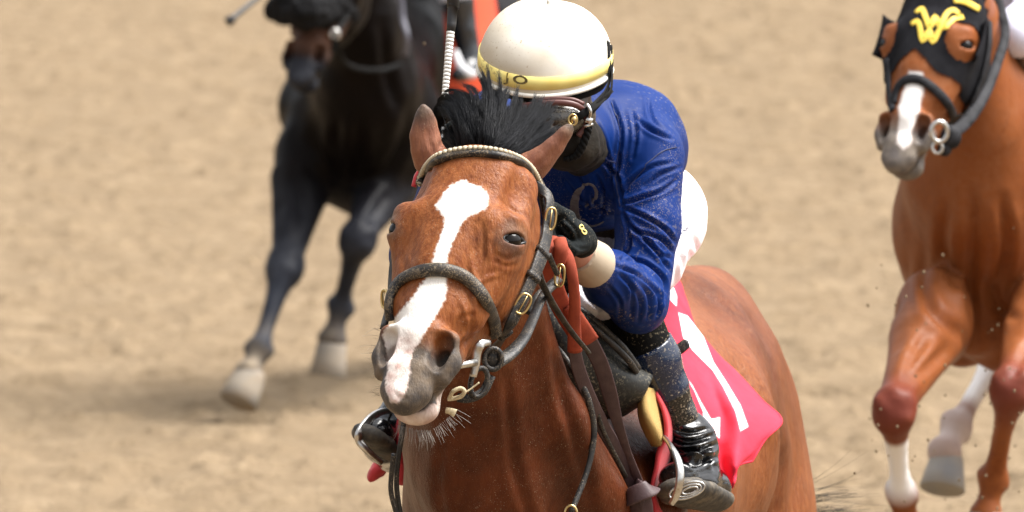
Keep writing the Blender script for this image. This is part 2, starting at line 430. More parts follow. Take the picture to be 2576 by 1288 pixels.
def leg(S, J, r, k=.03, hoof=True):
    # J: world joints shoulder/elbow, knee, fetlock, coronet, toe
    a, b, c, d, e = [np.array(q, float) for q in J]; m = a * .55 + b * .45
    S.chain([(a, (.080 * r, .11 * r)), (m + (a - m) * .3, (.060 * r, .078 * r)), (m + (b - m) * .3, (.043 * r, .052 * r)), (b + (a - b) * .13, (.035 * r, .040 * r)), (b + (a - b) * .04, (.044 * r, .042 * r)), (b + (c - b) * .07, (.043 * r, .042 * r)), (b + (c - b) * .17, (.030 * r, .034 * r)),
             (b + (c - b) * .4, (.021 * r, .023 * r)), (c + (b - c) * .2, (.020 * r, .023 * r)), (c, (.032 * r, .034 * r)), (d + (c - d) * .45, (.022 * r, .025 * r)), (d, (.036 * r, .037 * r))], k=k, kk=.008)
    sx = unit(np.cross(b - a, CF)); tb = CF * .022 * r                                                 # tendons behind the cannon, muscle bellies of the forearm
    S.add(b + (c - b) * .12 + tb, c + (b - c) * .08 + tb, .013 * r, .014 * r, k=.006)
    for q in (1, -1):
        S.add(a * .8 + b * .2 + sx * q * .040 * r - CF * .02, b * .85 + a * .15 + sx * q * .022 * r - CF * .01, .036 * r, .014 * r, k=.012)
        S.ell(b + sx * q * .030 * r - CF * .012, .016 * r, k=.008); S.ell(b + (c - b) * .05 + sx * q * .022 * r - CF * .026 * r, .014 * r, k=.008); S.ell(c + sx * q * .020 * r, .018 * r, k=.008)
def horse(name, S, res, lo, hi, mt, label, fine=None, mark=None, sculpt=None):
    blo, bhi = bounds(S)
    blo = np.maximum(blo, lo) if lo is not None else blo; bhi = np.minimum(bhi, hi) if hi is not None else bhi
    V, Q = S.mesh(blo, bhi, res)
    if fine is not None:
        flo, fhi, fres = fine; flo = np.array(flo); fhi = np.array(fhi)
        c = V[Q].mean(1); inside = ((c > flo + res) & (c < fhi - res)).all(1)
        Q = Q[~inside]; V2, Q2 = S.mesh(flo, fhi, fres)
        Q = np.concatenate([Q, Q2 + len(V)]); V = np.concatenate([V, V2])
        used = np.zeros(len(V), bool); used[Q.ravel()] = True; mp = np.cumsum(used) - 1; V = V[used]; Q = mp[Q]
    N = normals(V, Q)
    if sculpt: V = sculpt(V, N); N = normals(V, Q)
    o = obj(name, V, Q, mt, label=label, cat='horse')
    if mark is not None: attr(o, 'mk', mark(V, N))
    tr = BVHTree.FromPolygons([Vector(v) for v in V], [tuple(int(i) for i in q) for q in Q])
    return o, tr, V, N
def cast(tr, pts, off=.0, D0=15, default=None):
    """surface points seen at photo positions, with the surface normals"""
    out, nn = [], []
    for x, y in pts:
        a = P(x, y, D0); d = unit(a - CAMP); loc, nor, i, dist = tr.ray_cast(Vector(a), Vector(d))
        if loc is None: out.append(None); nn.append(None)
        else: out.append(np.array(loc) + np.array(nor) * off); nn.append(np.array(nor))
    return out, nn
def snap(tr, pts, off=0.0):
    out, nn = [], []
    for p in pts:
        loc, nor, i, d = tr.find_nearest(Vector([float(c) for c in p])); nor = np.array(nor)
        out.append(np.array(loc) + nor * off); nn.append(nor)
    return np.array(out), np.array(nn)
def smoothrows(A, n=2):
    A = np.array(A, float)
    for _ in range(n): A[1:-1] = (A[:-2] + 2 * A[1:-1] + A[2:]) / 4
    return A
def strap(tr, pts, wd, th, mb=None, off=None, n=8, flat=True, seg=10):
    q = spline(pts, n); q, nn = snap(tr, q, (th / 2 if off is None else off)); q = smoothrows(q, 3); nn = smoothrows(nn, 4)
    mb = mb or MB(); mb.sweep(q, wd / 2, th / 2, nrm=nn, seg=seg, flat=flat); return mb, q, nn
def px_strap(tr, px, wd, th, **kw):
    p, _ = cast(tr, px); return strap(tr, [q for q in p if q is not None], wd, th, **kw)

# ------------------------------------------------------------------ bay racehorse in front
HT = CAMP + CM @ np.array([-.0472, 21.7, .2112])
HF = Frame(CM @ rot(R_(-21.5), R_(-33.5), R_(5.0)), HT + np.array([.014, 0, .004]), 1.03)
YAW = R_(12)
BF = Frame(np.array([[math.cos(YAW), math.sin(YAW), 0], [-math.sin(YAW), math.cos(YAW), 0], [0, 0, 1.]]), (.132, 22.82, -.02), .985)
S = Shape()
body_shape(S, BF)
nk = [((1245, 470, 21.93), (.062, .105)), ((1225, 690, 22.02), (.100, .17)), ((1205, 880, 22.12), (.130, .20)), ((1222, 1080, 22.25), (.158, .25)), ((1300, 1300, 22.5), (.235, .32))]
S.chain([(P(*a), r) for a, r in nk], k=.06, kk=.05)
# throat and neck muscles
S.add(P(1330, 800, 21.98), P(1400, 1060, 22.10), .035, .05, k=.05)
S.add(P(1400, 1060, 22.10), P(1520, 1330, 22.32), .05, .075, k=.06)
S.add(P(1185, 900, 21.98), P(1170, 1250, 22.08), .05, .06, k=.06)
S.add(P(1290, 960, 22.02), P(1290, 1300, 22.12), .03, .05, k=.07)
head_shape(S, HF)
def ear(S, pts, axis_u, D):
    S.chain([(P(x, y, d), r) for x, y, d, r in pts], k=.02, kk=.02, u=axis_u)
ear(S, [(1118, 432, 21.77, (.036, .026)), (1084, 400, 21.76, (.030, .022)), (1071, 372, 21.75, (.0245, .017)), (1068, 338, 21.745, (.0240, .012)), (1069, 305, 21.74, (.017, .009)), (1067, 283, 21.735, (.009, .006)), (1065, 268, 21.73, (.003, .003))], (1, .15, 0), 0)
ear(S, [(1315, 430, 21.79, (.036, .030)), (1345, 416, 21.78, (.031, .022)), (1372, 392, 21.77, (.026, .017)), (1398, 364, 21.76, (.0195, .013)), (1422, 334, 21.75, (.012, .008)), (1446, 304, 21.745, (.003, .003))], (.75, .1, .75), 0)
# hollows of the ears, open to the back
S.add(P(1082, 392, 21.80), P(1070, 305, 21.765), (.018, .022), (.008, .012), k=.008, op=-1)
S.add(P(1350, 405, 21.81), P(1415, 345, 21.775), (.018, .022), (.008, .012), k=.008, op=-1)
for s in (1, -1):
    a = BF.p((s * .16, -.18, .98))
    leg(S, [a, BF.p((s * .13, -.45 - .1 * s, .62)), BF.p((s * .12, -.35 - .25 * s, .30)), BF.p((s * .12, -.42 - .3 * s, .18)), BF.p((s * .12, -.5, .1))], 1)
    leg(S, [BF.p((s * .15, 1.25, .95)), BF.p((s * .13, 1.35 - .3 * s, .60)), BF.p((s * .12, 1.15 - .4 * s, .28)), BF.p((s * .12, 1.05 - .4 * s, .16)), BF.p((s * .12, 1., .1))], 1.1)

BLAZE = [(1158, 456), (1172, 454), (1182, 462), (1205, 470), (1224, 482), (1229, 500), (1224, 522), (1205, 532), (1180, 542), (1165, 556), (1152, 580), (1140, 606), (1128, 636), (1122, 660), (1122, 690), (1124, 712), (1120, 745), (1108, 775), (1092, 800), (1072, 830), (1055, 860), (1040, 880), (1032, 905), (1030, 935), (1024, 965), (1018, 990), (1002, 1012), (985, 1010), (972, 985), (970, 960), (976, 935), (974, 900), (970, 868), (962, 842), (985, 808), (1010, 780), (1040, 745), (1062, 712), (1078, 690), (1088, 660), (1098, 625), (1110, 590), (1120, 560), (1118, 545), (1104, 530), (1095, 518), (1108, 500), (1118, 482), (1135, 466)]
LIP = [(1025, 1078), (1060, 1088), (1105, 1075), (1125, 1030), (1132, 985), (1140, 960), (1118, 985), (1095, 1015), (1070, 1035), (1030, 1045), (980, 1035), (982, 1055)]
def bay_sculpt(V, N):
    V = crease(V, N, [[(1900, 800), (1960, 930), (1992, 1060), (2005, 1180), (1990, 1320)], [1.2, [(1800, 800), (1850, 900), (1885, 1010), (1905, 1130), (1880, 1320)]], [.6, [(1760, 730), (1800, 770), (1850, 830)]], [.7, [(1760, 760), (1790, 860), (1850, 980)]], [.6, [(1930, 1090), (1950, 1180), (1940, 1300)]]], .022, 24)
    V = crease(V, N, [[(1392, 800), (1402, 900), (1418, 1000), (1450, 1120), (1500, 1320)], [.7, [(1275, 950), (1282, 1060), (1300, 1200), (1340, 1330)]], [.5, [(1120, 1110), (1105, 1200), (1110, 1330)]], [.5, [(1520, 1080), (1575, 1180), (1600, 1320)]]], .009, 13)
    V = crease(V, N, [[(1212, 560), (1218, 620), (1205, 690)], [(1170, 720), (1188, 770), (1178, 840)], [.8, [(1140, 840), (1160, 800), (1200, 790)]], [(1258, 500), (1290, 530), (1322, 545)], [.9, [(1250, 640), (1275, 652), (1310, 640)]], [.8, [(1245, 655), (1275, 668), (1300, 662)]], [.7, [(1010, 640), (1018, 700), (1012, 760)]], [.8, [(990, 985), (1005, 1000), (1030, 1004)]], [.7, [(1150, 880), (1165, 860), (1180, 850)]], [-.8, [(1195, 600), (1185, 660), (1200, 720), (1190, 790)]], [-.7, [(1200, 720), (1225, 700), (1262, 690)]], [-.7, [(1150, 860), (1175, 830), (1168, 780), (1150, 740)]], [-.6, [(1040, 600), (1030, 650), (1045, 690)]], [-.6, [(1240, 560), (1225, 610), (1235, 660), (1225, 700)]], [.7, [(1170, 300), (1105, 370), (1110, 420)]], [.6, [(1075, 330), (1085, 370), (1098, 400)]], [.6, [(1340, 425), (1375, 400), (1410, 360)]]], .0026, 6)
    near = np.exp(-((V[:, 1] - 22.3) / 1.2) ** 2) * 0 + 1
    return V + N * (fbm(V, 6, 15, 2) * .005 + fbm(V * np.array([1, .5, .35]), 22, 19, 2) * .0022)[:, None] * (np.linalg.norm(V - HF.p((0, 0, -.3)), axis=1) > .42)[:, None]
def bay_mark(V, N):
    px = proj(V); q = HF.inv(V)
    isn = (np.linalg.norm(V - HF.p((0, 0, -.3)), axis=1) < .5) & (q[:, 1] < .125)
    front = (N @ CF < .15) & isn
    w1 = np.where(front, np.clip(.5 - (polydist(px, BLAZE) + 3.2 * fbm(V, 230, 3)) / 6, 0, 1), 0)
    w2 = np.where(front & (q[:, 1] > .0) & (np.linalg.norm(q - np.array([0, .04, -.56]), axis=1) < .10), np.clip(.5 - (polydist(px, LIP) + 6 * fbm(V, 90, 5)) / 8, 0, 1), 0)
    pink = np.clip((-q[:, 2] - .445) / .07, 0, 1) * w1 * np.clip(.55 + .6 * fbm(V, 60, 9), 0, 1)
    # grey muzzle skin
    grey = np.clip((-q[:, 2] - .44 - .03 * fbm(V, 25, 2)) / .06, 0, 1) * isn * (np.linalg.norm(q - np.array([0, 0, -.5]), axis=1) < .19)
    eye = np.zeros(len(V))
    for s in (1, -1):
        c = HF.p((s * .115, -.038, -.236)); eye = np.maximum(eye, np.clip(1.35 - np.linalg.norm((V - c), axis=1) / .034 + .25 * fbm(V, 40, 4), 0, 1) * .85)
    grey = np.maximum(grey, eye) * (1 - np.maximum(w1, w2))
    tips = np.zeros(len(V))
    for x, y, D in ((1062, 280, 21.74), (1445, 305, 21.745)):
        tips = np.maximum(tips, np.clip(1.6 - np.linalg.norm(V - P(x, y, D), axis=1) / .028, 0, 1))
    grey = np.maximum(grey, tips * .9)
    c = P(1300, 1150, 22.3); shade_sweat = np.clip(1.95 - np.linalg.norm((V - c) * [1, .8, 1], axis=1) / .50 + .35 * fbm(V, 7, 8), 0, 1) * (1 - np.clip(1.6 - np.linalg.norm(V - HF.p((0, 0, -.3)), axis=1) / .30, 0, 1))  # shade on neck, chest and shoulder painted in; sweaty rump patches follow below
    ear_ = np.zeros(len(V))
    for a, b in ((P(1090, 400, 21.76), P(1068, 300, 21.74)), (P(1345, 420, 21.78), P(1430, 325, 21.75))):
        t, d = (lambda e: (((V - a) @ e) / (e @ e), None))(b - a); d = np.linalg.norm(V - a - np.clip(t, 0, 1)[:, None] * (b - a), axis=1); ear_ = np.maximum(ear_, np.clip(1.8 - d / .035, 0, 1))
    shade_sweat = np.maximum(shade_sweat, np.clip((V[:, 1] - 23.1) / .4, 0, 1) * np.clip(.38 + .55 * fbm(V, 3.2, 31), 0, .75))
    return np.stack([np.maximum(w1, w2 * np.clip(.62 + .5 * fbm(V, 35, 12), .3, .95)), grey, np.maximum(np.maximum(pink, .35 * w2), .22 * ear_ * (1 - grey)), shade_sweat * .88], 1)
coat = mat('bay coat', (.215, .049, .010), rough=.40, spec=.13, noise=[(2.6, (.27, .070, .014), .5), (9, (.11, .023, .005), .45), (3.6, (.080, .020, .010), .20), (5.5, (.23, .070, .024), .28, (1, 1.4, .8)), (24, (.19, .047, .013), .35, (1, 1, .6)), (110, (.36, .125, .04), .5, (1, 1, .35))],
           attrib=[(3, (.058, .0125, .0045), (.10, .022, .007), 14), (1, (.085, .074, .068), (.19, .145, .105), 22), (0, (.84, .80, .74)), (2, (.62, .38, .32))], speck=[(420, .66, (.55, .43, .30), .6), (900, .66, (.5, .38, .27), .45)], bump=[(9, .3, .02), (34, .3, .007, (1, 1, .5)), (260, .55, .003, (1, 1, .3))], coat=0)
fl, fh = [], []
hp = np.array([HF.p((x, y, z)) for x in (-.14, .14) for y in (-.12, .22) for z in (-.63, .02)] + [P(1050, 262, 21.7), P(1460, 262, 21.8)])
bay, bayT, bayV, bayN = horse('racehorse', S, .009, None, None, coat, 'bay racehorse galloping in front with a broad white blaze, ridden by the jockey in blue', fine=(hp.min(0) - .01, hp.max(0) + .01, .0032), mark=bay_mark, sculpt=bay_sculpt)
print('bay', len(bayV), time.time() - T0)

def eyes(parent, f, D=.021):
    for s in (1, -1):
        n = unit((s * .86, -.50, -.05)); c = np.array([s * .117, -.037, -.236]) - n * .0105
        mb = MB(); mb.ball(f.p(c), .0225 * f.k, nu=20, nv=14); mb.build('eye', eye_m, parent, smooth=True)
eye_m = mat('horse eye', (.006, .004, .003), rough=.05, spec=.28)
eyes(bay, HF)
lidm = mat('black eyelid skin', (.018, .016, .016), rough=.35, bump=[(200, .3, .001)])
for s in (1, -1):
    n = unit((s * .86, -.50, -.05)); c = np.array([s * .117, -.037, -.236]); wv = unit((s * .020, .050, .026)); wv = unit(wv - n * (wv @ n)); vv = np.cross(n, wv)
    mb = MB()
    for kk, rr, th in ((1.0, (.0255, .0137), .0034),):
        pts = [HF.p(c + wv * math.cos(a) * rr[0] * kk + vv * math.sin(a) * rr[1] * kk) for a in np.arange(40) / 40 * 2 * math.pi]
        if kk > 1:
            up_ = max(range(40), key=lambda i: pts[i] @ CU); pts = [pts[(up_ + i) % 40] for i in range(-9, 10)]
        q_, _ = snap(bayT, pts, .0005 if kk == 1 else -.0006); mb.sweep(smoothrows(q_, 1), th * HF.k, closed=kk == 1, seg=7)
    mb.build('eyelid', lidm, bay)
# ------------------------------------------------------------------ materials shared by tack and riders
leather = mat('dusty black leather', (.010, .010, .011), rough=.45, spec=.32, noise=[(30, (.035, .032, .029), .3)], speck=[(420, .57, (.26, .205, .145), .65), (170, .62, (.20, .16, .115), .55)], bump=[(220, .4, .002)])
rubber_roll = mat('padded black noseband leather', (.013, .013, .014), rough=.5, spec=.35, noise=[(25, (.055, .042, .03), .25)], speck=[(380, .55, (.30, .22, .13), .7), (90, .57, (.20, .15, .095), .7)], bump=[(160, .5, .003)])
brass = mat('brass', (.66, .50, .22), rough=.28, metal=1, noise=(60, (.5, .38, .18), .4))
steel = mat('steel', (.66, .66, .64), rough=.28, metal=1, noise=(80, (.45, .43, .40), .4), speck=(200, .6, (.35, .28, .2), .5))
brown_l = mat('plum brown leather', (.058, .030, .033), rough=.5, spec=.35, noise=[(60, (.09, .05, .05), .4)], bump=[(300, .35, .001)])
orange_w = mat('orange rubber rein grip', (.44, .085, .042), rough=.8, spec=.2, noise=[(40, (.30, .055, .03), .4)], wave=(260, .35, .001, 0, 'Z'), bump=[(500, .4, .001)])
cream = mat('cream plaited trim', (.70, .62, .44), rough=.6, noise=(200, (.5, .40, .26), .4))
cordm = mat('cream cord', (.72, .62, .40), rough=.7, noise=(300, (.5, .40, .24), .4))
hairm = mat('dark mane hair', (.007, .0075, .009), rough=.5, spec=.15, noise=(30, (.016, .017, .021), .4))
whisk = mat('pale whiskers', (.42, .38, .34), rough=.5)
skinm = mat('skin', (.56, .27, .19), rough=.5, noise=(40, (.48, .21, .15), .4), bump=[(300, .2, .001)])
redm = mat('red cotton', (.62, .035, .045), rough=.75, noise=(14, (.54, .025, .035), .4), bump=[(400, .3, .001)], sheen=.15)

def pxpath(tr, px, off=.004, Dd=None):
    """photo positions dropped on the horse; where a strap leaves the horse it keeps the neighbouring depth"""
    h, nn = cast(tr, px); D = [None if q is None else (q - CAMP) @ CF for q in h]
    known = [i for i, d in enumerate(D) if d is not None]
    if Dd is None and not known: Dd = [21.72] * len(px)
    elif Dd is None: Dd = np.interp(range(len(px)), known, [D[i] for i in known])
    else: Dd = [Dd[i] if Dd[i] is not None else D[i] for i in range(len(px))]
    pts = np.array([P(px[i][0], px[i][1], Dd[i]) for i in range(len(px))])
    q, n = snap(tr, pts); n = np.array([unit(v if (v @ -CF) > -.3 else -v) for v in n])
    return pts + n * off, n
def band(name, tr, px, wd, th, m, parent, off=.004, Dd=None, seg=10, flat=True, n=7, nr=None, face=0, **kw):
    p, nn = pxpath(tr, px, off, Dd)
    if face: nn = np.array([unit(v - CF * face) for v in nn])
    q = spline(p, n); ni = np.array([unit(v) for v in spline(nn, n)])
    ni = smoothrows(ni, 6); q = smoothrows(q, 3)
    if nr is not None: ni = np.broadcast_to(unit(nr), ni.shape)
    mb = MB(); mb.sweep(q, [x / 2 for x in wd] if isinstance(wd, (list, tuple)) else wd / 2, th / 2, nrm=ni, seg=seg, flat=flat)
    return mb.build(name, m, parent, **kw), q, ni
def ring(mb, c, rx, ry, th, nrm, up, seg=20, a0=0, a1=360, sq=1.0):
    nrm = unit(nrm); up = np.asarray(up, float); up = unit(up - nrm * (up @ nrm)); sd_ = np.cross(nrm, up)
    A = np.radians(np.linspace(a0, a1, seg + 1)[:-1] if a1 - a0 == 360 else np.linspace(a0, a1, seg))
    f = lambda v: np.sign(v) * np.abs(v) ** sq
    pts = [np.asarray(c) + sd_ * f(math.sin(a)) * rx + up * f(math.cos(a)) * ry for a in A]
    mb.sweep(pts, th, closed=(a1 - a0 == 360), seg=7); return mb
def buckle(c, rx, ry, parent, nrm, up, m=None, th=.0024):
    mb = MB(); ring(mb, c, rx, ry, th, nrm, up, sq=.75); n = unit(nrm); u = unit(np.asarray(up) - n * (np.asarray(up) @ n))
    mb.sweep([c - u * ry, c + n * .003, c + u * ry * .9], th * .6, seg=6); return mb.build('buckle', m or brass, parent)

# ------------------------------------------------------------------ bridle of the bay
bridle = empty('bridle', P(1200, 450, 21.7), 'dirty black leather bridle with a cream plaited browband on the head of the bay racehorse', 'bridle')
bbpx = [(1058, 458), (1070, 432), (1098, 408), (1140, 392), (1200, 386), (1262, 394), (1312, 415), (1346, 446), (1362, 480)]
bb, bq, bn = band('browband', bayT, bbpx, .021, .014, rubber_roll, bridle, off=.004)
mb = MB(); bu = [unit(np.cross(n_, t_)) for n_, t_ in zip(bn, np.gradient(bq, axis=0))]
cr = spline([a - b * .0045 * (1 if (b @ CU) < 0 else -1) * 1.0 + n_ * .0075 for a, b, n_ in zip(bq, bu, bn)], 3)
Ls = np.r_[0, np.cumsum(np.linalg.norm(np.diff(cr, axis=0), axis=1))]
for i in range(52):
    a, b = (i + .08) / 52 * Ls[-1], (i + .92) / 52 * Ls[-1]
    pa = [np.array([np.interp(x, Ls, cr[:, j]) for j in range(3)]) for x in (a, (a + b) / 2, b)]
    mb.sweep(pa, [.0044, .0054, .0044], [.0030, .0042, .0030], seg=8, nrm=np.array([np.interp((a + b) / 2, Ls, np.interp(np.arange(len(cr)), np.arange(len(bn)) * 3, bn[:, j])) for j in range(3)]))
mb.build('plaited_trim', cream, bb)
nbpx = [(988, 800), (985, 770), (992, 738), (1015, 706), (1058, 686), (1105, 680), (1150, 689), (1190, 716), (1219, 758), (1236, 800), (1243, 838)]
nb, nq, nn_ = band('noseband', bayT, nbpx, .027, .017, rubber_roll, bridle, off=.006, seg=12, flat=False)
cpx = [(1350, 446), (1359, 466), (1366, 500), (1364, 545), (1360, 590), (1350, 635), (1333, 680), (1312, 728), (1286, 780), (1262, 826), (1240, 868)]
cp, cq, cn = band('cheekpiece', bayT, cpx, [.018, .020, .022, .026, .030, .026, .024, .024, .022], .007, leather, bridle, off=.012, face=1.2)
band('cheekpiece', bayT, [(1362, 478), (1372, 530), (1374, 590), (1366, 640)], .014, .006, leather, bridle, off=.004, Dd=[21.74] * 4)
# loose tongue of the cheekpiece and keepers
for px_, w_ in (((1352, 628), .017), ((1258, 832), .016), ((1330, 690), .016)):
    i = np.argmin(np.linalg.norm(proj(cq) - np.array(px_), axis=1)); t_ = unit(cq[min(i + 1, len(cq) - 1)] - cq[i - 1])
    mb = MB(); mb.sweep([cq[i] - t_ * .006, cq[i] + t_ * .006], w_, .0075, nrm=cn[i], seg=12, flat=True); mb.build('strap_keeper', leather, bridle)
def nearp(q, n_, px_):
    i = np.argmin(np.linalg.norm(proj(q) - np.array(px_), axis=1)); return q[i], n_[i], unit(q[min(i + 1, len(q) - 1)] - q[max(i - 1, 0)])
for px_, rx, ry in (((1367, 548), .010, .021), ((1298, 756), .0125, .020)):
    c, n_, t_ = nearp(cq, cn, px_); buckle(c + n_ * .007, rx, ry, bridle, -CF * .8 + n_ * .4, t_)
band('cheekpiece', bayT, [(990, 610), (984, 660), (979, 710), (975, 765), (971, 820)], .020, .007, leather, bridle, off=.006, Dd=[21.66, 21.64, 21.62, 21.58, 21.54], nr=(-.75, -.65, 0))
buckle(P(967, 752, 21.575), .009, .017, bridle, (-.8, -.6, 0), (0, 0, 1))
# bit, bit guards and straps at the mouth
mb = MB(); mb.sweep(spline([P(1232, 862, 21.52), P(1210, 866, 21.50), P(1199, 885, 21.50), P(1196, 915, 21.50), P(1190, 948, 21.50)], 5), [.006, .010, .010, .009, .007], .0035, nrm=-CF, seg=10)
mb.sweep([P(1150, 921, 21.47), P(1172, 916, 21.485), P(1196, 912, 21.50)], [.0055, .0075, .008], seg=10)
mb.build('bit', steel, bridle)
mb = MB()
ring(mb, P(1240, 903, 21.53), .017, .020, .0055, (.2, -1, 0), (0, 0, 1)); ring(mb, P(1205, 962, 21.52), .017, .028, .0055, (.5, -1, 0), (.3, 0, 1))
mb.ball(P(1238, 903, 21.545), (.019, .012, .022)); mb.build('bit_guard', leather, bridle)
mb = MB(); mb.sweep(spline([P(1236, 945, 21.54), P(1215, 985, 21.53), P(1180, 1002, 21.52), P(1150, 1000, 21.52)], 5), .009, .004, nrm=-CF, seg=8, flat=True); mb.build('chin_strap', leather, bridle)
mb = MB(); mb.sweep(spline([P(1132, 1000, 21.46), P(1140, 985, 21.45), P(1158, 977, 21.45), P(1168, 984, 21.45), P(1160, 997, 21.455), P(1140, 1003, 21.46), P(1126, 1004, 21.46)], 5), .0042, seg=7)
mb.sweep(spline([P(1165, 990, 21.455), P(1185, 978, 21.46), P(1206, 962, 21.46)], 5), .0017, seg=6)
mb.sweep([P(1122, 1032, 21.455), P(1135, 1035, 21.45), P(1146, 1040, 21.45)], [.006, .007, .009], .003, nrm=-CF, seg=8)
mb.build('tongue_tie', cordm, bridle)
# throat strap with its loose end blown back
mb = MB(); p_ = spline([P(1352, 660, 21.70), P(1356, 690, 21.71), P(1370, 726, 21.74), P(1400, 780, 21.80), P(1440, 838, 21.88), P(1482, 888, 21.95)], 8)
mb.sweep(p_, [.008, .0085, .009, .009, .008, .005], .0035, nrm=(-.5, -1, .2), seg=8); mb.build('throat_strap', leather, bridle)
mb = MB(); mb.sweep(spline([P(1380, 640, 21.74), P(1392, 668, 21.76), P(1402, 690, 21.78)], 6), .006, .003, nrm=-CF, seg=8); mb.build('throat_strap', leather, bridle)

# ------------------------------------------------------------------ reins
reins = empty('reins', P(1400, 700, 21.9), 'reins with orange rubber grips and plum leather ends knotted on the neck of the bay', 'reins')
mb = MB(); mb.sweep(spline([P(1248, 912, 21.54), P(1285, 888, 21.57), P(1318, 850, 21.62), P(1342, 800, 21.70), P(1362, 752, 21.76), P(1385, 722, 21.80), P(1405, 700, 21.82)], 7), [.015, .014, .011, .010, .010, .010], .004, nrm=(-.1, -1, .5), seg=8)
mb.sweep(spline([P(1330, 790, 21.78), P(1352, 752, 21.80), P(1376, 728, 21.82), P(1400, 708, 21.83)], 6), .011, .004, nrm=(-.4, -1, -.3), seg=8)
mb.build('cheek_rein', leather, reins)
buckle(P(1408, 693, 21.80), .009, .021, reins, (-.2, -1, 0), (.1, 0, 1))
def og(pts, wd, th, nr=(0, -1, .1)):
    mb = MB(); mb.sweep(spline([P(*p) for p in pts], 8), [x / 2 for x in wd] if isinstance(wd, list) else wd / 2, th / 2, nrm=nr, seg=12); return mb.build('rein_grip', orange_w, reins)
og([(1400, 598, 21.93), (1388, 640, 21.90), (1385, 690, 21.93), (1400, 745, 21.98), (1428, 800, 22.03), (1470, 862, 22.08)], [.028, .040, .042, .042, .041, .040], .008)
og([(1408, 604, 21.90), (1412, 625, 21.885), (1410, 650, 21.89), (1405, 668, 21.90)], [.026, .028, .026, .022], .018)
og([(1414, 620, 21.93), (1431, 652, 21.90), (1441, 700, 21.90), (1446, 760, 21.93), (1445, 820, 21.97), (1446, 882, 22.02)], [.020, .022, .022, .023, .026, .030], .016)
og([(1432, 770, 22.00), (1456, 812, 22.02), (1484, 860, 22.06)], [.028, .034, .040], .010)
def bl(pts, wd, nr=(.15, -1, .15), name='rein_leather'):
    mb = MB(); mb.sweep(spline([P(*p) for p in pts], 8), [x / 2 for x in wd], .0022, nrm=nr, seg=10, flat=True); return mb.build(name, brown_l, reins)
bl([(1444, 876, 22.02), (1456, 930, 22.05), (1482, 1000, 22.10), (1520, 1080, 22.18), (1562, 1152, 22.25), (1598, 1228, 22.30)], [.026, .027, .029, .030, .030, .026], (.2, -1, .1))
bl([(1478, 852, 22.06), (1510, 915, 22.10), (1534, 990, 22.14), (1554, 1065, 22.18), (1580, 1140, 22.24), (1610, 1220, 22.30)], [.034, .032, .030, .022, .014, .018], (-.1, -1, .1))
def kb(pts, wd, nr, th=.004):
    mb = MB(); mb.sweep(spline([P(*p) for p in pts], 6), [x / 2 for x in wd], th / 2, nrm=nr, seg=12, flat=True); return mb.build('rein_knot', brown_l, reins)
kb([(1596, 1212, 22.30), (1604, 1232, 22.255), (1600, 1268, 22.25), (1588, 1300, 22.27), (1584, 1330, 22.28)], [.022, .030, .032, .030, .028], (-.3, -1, 0))
kb([(1616, 1212, 22.30), (1620, 1235, 22.25), (1626, 1272, 22.25), (1634, 1330, 22.27)], [.016, .024, .026, .024], (.3, -1, 0))
kb([(1572, 1262, 22.29), (1580, 1252, 22.243), (1606, 1240, 22.228), (1636, 1228, 22.236), (1643, 1226, 22.28)], [.030, .034, .036, .036, .03], (0, -1, .35), .006)
# ------------------------------------------------------------------ breast yoke
yoke = empty('breastplate', P(1440, 1000, 22.1), 'thin dark breastplate straps with a brass ring around the chest of the bay', 'breastplate')
mb = MB(); mb.sweep(spline([P(1372, 850, 22.16), P(1410, 885, 22.10), P(1445, 938, 22.08), P(1478, 1000, 22.08), P(1493, 1070, 22.09), P(1490, 1130, 22.09), P(1472, 1200, 22.08), P(1436, 1290, 22.05)], 7), [.0055, .006, .007, .007, .006, .006], .0045, nrm=(0, -1, 0), seg=8); mb.build('strap', leather, yoke)
mb = MB(); mb.sweep(spline([P(1440, 930, 22.12), P(1490, 1005, 22.13), P(1520, 1090, 22.17), P(1575, 1200, 22.26)], 7), .005, .003, nrm=(0, -1, 0), seg=8); mb.build('strap', leather, yoke)
mb = MB(); mb.sweep(spline([P(1016, 1060, 22.02), P(1010, 1100, 22.02), P(1000, 1170, 22.03), P(998, 1230, 22.04), P(1008, 1300, 22.05)], 7), .0055, seg=8); mb.build('strap', leather, yoke)
mb = MB(); mb.sweep(spline([P(991, 1142, 22.00), P(985, 1190, 22.01), P(984, 1240, 22.02), P(1000, 1300, 22.03)], 7), .0052, seg=8); mb.build('strap', leather, yoke)
mb = MB(); ring(mb, P(1436, 1292, 22.04), .012, .016, .0025, -CF, CU); mb.build('ring', brass, yoke)

# ------------------------------------------------------------------ forelock, eyelashes, whiskers
def strands(paths, rad, seg=3):
    mb = MB()
    Vs, Qs, o = [], [], 0
    for p, r in paths:
        N = len(p); tg = np.gradient(p, axis=0); tg /= np.linalg.norm(tg, axis=1, keepdims=True) + 1e-12
        a = np.cross(tg, CF + .01); a /= np.linalg.norm(a, axis=1, keepdims=True) + 1e-9; b = np.cross(tg, a)
        rr = r * np.linspace(1, .25, N) ** .7
        th = np.arange(seg) / seg * 2 * np.pi
        V = p[:, None] + (a[:, None] * np.cos(th)[None, :, None] + b[:, None] * np.sin(th)[None, :, None]) * rr[:, None, None]
        I = np.arange(N - 1)[:, None] * seg + np.arange(seg)[None]; J = np.arange(N - 1)[:, None] * seg + (np.arange(seg)[None] + 1) % seg
        Q = np.stack([I, J, J + seg, I + seg], -1).reshape(-1, 4) + o
        Vs.append(V.reshape(-1, 3)); Qs.append(Q); o += N * seg
    return np.concatenate(Vs), np.concatenate(Qs)
